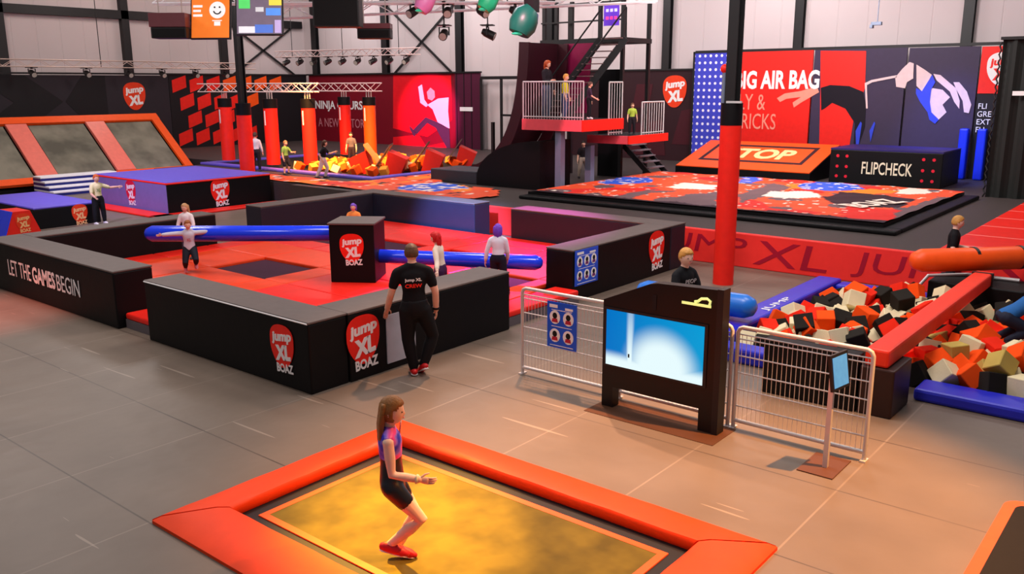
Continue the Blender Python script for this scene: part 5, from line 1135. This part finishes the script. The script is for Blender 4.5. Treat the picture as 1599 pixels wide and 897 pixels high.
# children in and around the arena
person('child in a grey hoodie leaping with arms spread before the left sweeper tube', (-15.75, 9.15, 0.27), FRONT+20, 1.18,
       dict(lean=(0, 0.10, 1), aL=((-1, .12, .05), (-1, .15, .02)), aR=((1, .12, .02), (1, .15, -.02)), lL=((-.15, .75, -.75), (.02, -.95, -.45)), lR=((.15, .40, -.9), (.02, -.90, -.5)), fL=(0, .8, -.5), fR=(0, .8, -.5), curl=0.3),
       hair=('short', (150, 84, 40)), top=('hoodie', (196, 192, 206), 1.9, print_on('XL', mat('print_crimson', (170, 30, 50)), 0.07, 0.05, 0.17)), bottom=('trousers', (26, 28, 40), 1.95), shoes=(230, 120, 130))
person('girl with long light brown hair in white behind the left sweeper tube', (-17.15, 9.95, 0.27), FRONT-10, 1.20, dict(aL=((-.3, .2, -1), (.1, .6, -.6)), aR=((.3, .2, -1), (-.1, .6, -.6))), hair=('long', (196, 146, 100)), top=('tee', (240, 226, 226), 1.2), bottom=('trousers', (60, 60, 80), 1.95))
person('child with violet hair and orange top peeping over the black pedestal', (-15.0, 12.75, 0.27), FRONT, 1.08, dict(aL=((-.35, .3, -1), (.2, .8, -.2)), aR=((.35, .3, -1), (-.2, .8, -.2))), hair=('bob', (120, 80, 190)), top=('tee', (236, 140, 70), 0.7), bottom=('trousers', (50, 40, 80), 1.95))
person('red haired child in a pale top near the right sweeper tube', (-9.86, 10.18, 0.27), LEFT-16, 1.30, dict(lean=(0, 0.12, 1), head=(0, .1, 1), look=(0, 1, -.2), aL=((-.55, -.35, -.8), (-.7, -.25, -.6)), aR=((.15, .15, -1), (.05, .5, -.8))), skin=SKIN_PINK, hair=('big', (206, 22, 24)), top=('tee', (236, 214, 196), 1.75), bottom=('shorts', (70, 36, 76), 1.0), shoes=(210, 210, 214))
person('purple haired girl in white shirt and black trousers seen from behind', (-9.78, 11.55, 0.27), AWAY-4, 1.26, dict(lean=(0, 0.06, 1), aL=((-.35, -.08, -1), (-.15, .1, -1)), aR=((.2, .1, -1), (-.05, .5, -1)), lL=((-.02, .12, -1), (.02, -.1, -1)), lR=((.16, -.05, -1), (.22, -.1, -1))), hair=('bob', (112, 60, 190)), top=('tee', (226, 220, 236), 1.8), bottom=('trousers', (24, 22, 40), 1.95), shoes=(50, 40, 80))
person('ginger child in a pale yellow top and black trousers behind the left arena wall', (-25.2, 11.9, 0.0), RIGHT-40, 1.45, dict(aL=((-.9, .1, -.35), (-.9, .3, .05)), aR=((.25, .3, -1), (.0, .9, -.35)), lL=((-.12, .05, -1), (-.05, 0, -1)), lR=((.14, .05, -1), (.06, 0, -1))), hair=('short', (196, 90, 34)), top=('tee', (226, 214, 160), 0.8, print_on('XL', mat('print_green', (96, 130, 70)), 0.08, 0.06, 0.18)), bottom=('trousers', (22, 22, 28), 1.95), shoes=(230, 226, 226))
person('boy in a black printed T shirt standing behind the video stand', (-5.76, 10.84, 0.0), FRONT+38, 1.68, dict(look=(.25, 1, 0), head=(.05, .05, 1), aL=((-.35, .25, -1), (.05, .75, -.6)), aR=((.35, .25, -1), (.1, .75, -.6))), skin=SKIN_PINK, hair=('short', (206, 146, 70)), top=('tee', (26, 28, 32), 0.72, print_on('PEOP', mat('print_pale', (190, 190, 190)), 0.13, 0.034, 0.215)), bottom=('trousers', (50, 54, 70), 1.95), fine=0.009)
person('boy in a plain black T shirt behind the orange roll at the right', (-3.76, 17.36, 0.0), RIGHT-26, 1.55, dict(lean=(0, .05, 1), look=(-.1, 1, 0), aL=((-.2, .25, -1), (.05, 1, -.15)), aR=((.35, -.05, -1), (-.1, .6, -.75))), skin=SKIN_PINK, hair=('short', (196, 140, 70)), top=('tee', (22, 20, 24), 0.72), bottom=('trousers', (40, 40, 50), 1.95), fine=0.009)
person('person in a blue jacket crouching in the foam pit, cut off at the right', (-2.12, 13.28, 0.30), RIGHT-10, 1.45, dict(lean=(0, .85, .6), head=(0, .7, .7), aL=((-.3, .4, -1), (.1, .9, -.4)), aR=((.3, .4, -1), (-.1, .9, -.4)), lL=((-.2, 1, -.5), (0, -1, -.5)), lR=((.2, 1, -.5), (0, -1, -.5)), fL=(0, -.3, -1), fR=(0, -.3, -1)), hair=('short', (80, 50, 30)), top=('hoodie', (40, 96, 160), 1.9), bottom=('trousers', (30, 34, 52), 1.95), child=False)
# obstacle course
person('visitor in a white shirt and dark trousers by the left hanging pillars', (-28.86, 19.85, 0.702), AWAY, 1.48, dict(), hair=('short', (70, 50, 40)), top=('tee', (206, 200, 204), 1.8), bottom=('trousers', (30, 28, 34), 1.9), fine=0.014)
person('child in a yellow green vest before the red hanging pillar', (-26.9, 19.75, 0.702), RIGHT-30, 1.25, dict(aL=((-.5, .3, -.8), (.1, 1, .1)), lL=((-.15, .25, -1), (-.05, -.3, -1))), hair=('short', (150, 110, 80)), top=('tee', (116, 160, 84), 0.7), bottom=('shorts', (40, 40, 46), 1.0), fine=0.014)
person('dark haired runner in a black top and pale leggings by the tan slanted step', (-24.75, 19.75, 0.702), RIGHT, 1.38, dict(lean=(0, .15, 1), aL=((-.2, .6, -.8), (0, .9, .3)), aR=((.2, -.6, -.8), (.05, .4, -.8)), lL=((-.1, .4, -1), (-.05, -.35, -1)), lR=((.1, -.3, -1), (.1, -.5, -1))), hair=('bob', (60, 36, 26)), top=('tee', (26, 24, 28), 0.7), bottom=('trousers', (220, 196, 196), 1.9), fine=0.014)
person('shadowy child in a grey top standing deep inside the obstacle course', (-27.6, 23.5, 0.722), FRONT, 1.35, dict(), hair=('short', (50, 36, 30)), top=('tee', (96, 90, 96), 0.7), bottom=('trousers', (40, 30, 40), 1.9), fine=0.014)
# tower
person('orange haired adult in dark clothes at the left of the tower deck', (-16.98, 22.45, 2.862), RIGHT-30, 1.80, dict(aR=((.3, .3, -1), (.2, 1, .1))), hair=('big', (190, 84, 40)), top=('tee', (34, 30, 36), 1.9), bottom=('trousers', (62, 70, 92), 1.95), child=False, fine=0.012)
person('child in a yellow shirt at the rail of the tower deck', (-16.15, 22.3, 2.862), RIGHT-20, 1.36, dict(), hair=('short', (200, 150, 70)), top=('tee', (226, 206, 50), 1.0), bottom=('trousers', (60, 70, 110), 1.95), fine=0.012)
person('child in a dark top waiting at the open side of the tower deck', (-15.55, 22.75, 2.862), RIGHT, 1.12, dict(aR=((.2, .3, -1), (.1, .9, -.5))), hair=('short', (90, 60, 50)), top=('tee', (60, 40, 60), 0.8), bottom=('trousers', (30, 26, 32), 1.95), shoes=(220, 200, 200), fine=0.014)
person('child in a yellow green top behind the lower railing of the tower', (-15.5, 25.2, 2.282), FRONT, 1.02, dict(), hair=('short', (110, 70, 50)), top=('tee', (170, 190, 70), 0.7), bottom=('trousers', (40, 34, 40), 1.95), fine=0.014)
person('figure in pale trousers standing in the dark below the tower deck', (-17.5, 25.3, 0.702), FRONT, 1.30, dict(lL=((-.2, .05, -1), (-.05, 0, -1)), lR=((.2, .1, -1), (.06, -.1, -1))), hair=('short', (40, 30, 26)), top=('tee', (30, 24, 28), 0.8), bottom=('trousers', (170, 150, 136), 1.95), fine=0.014)
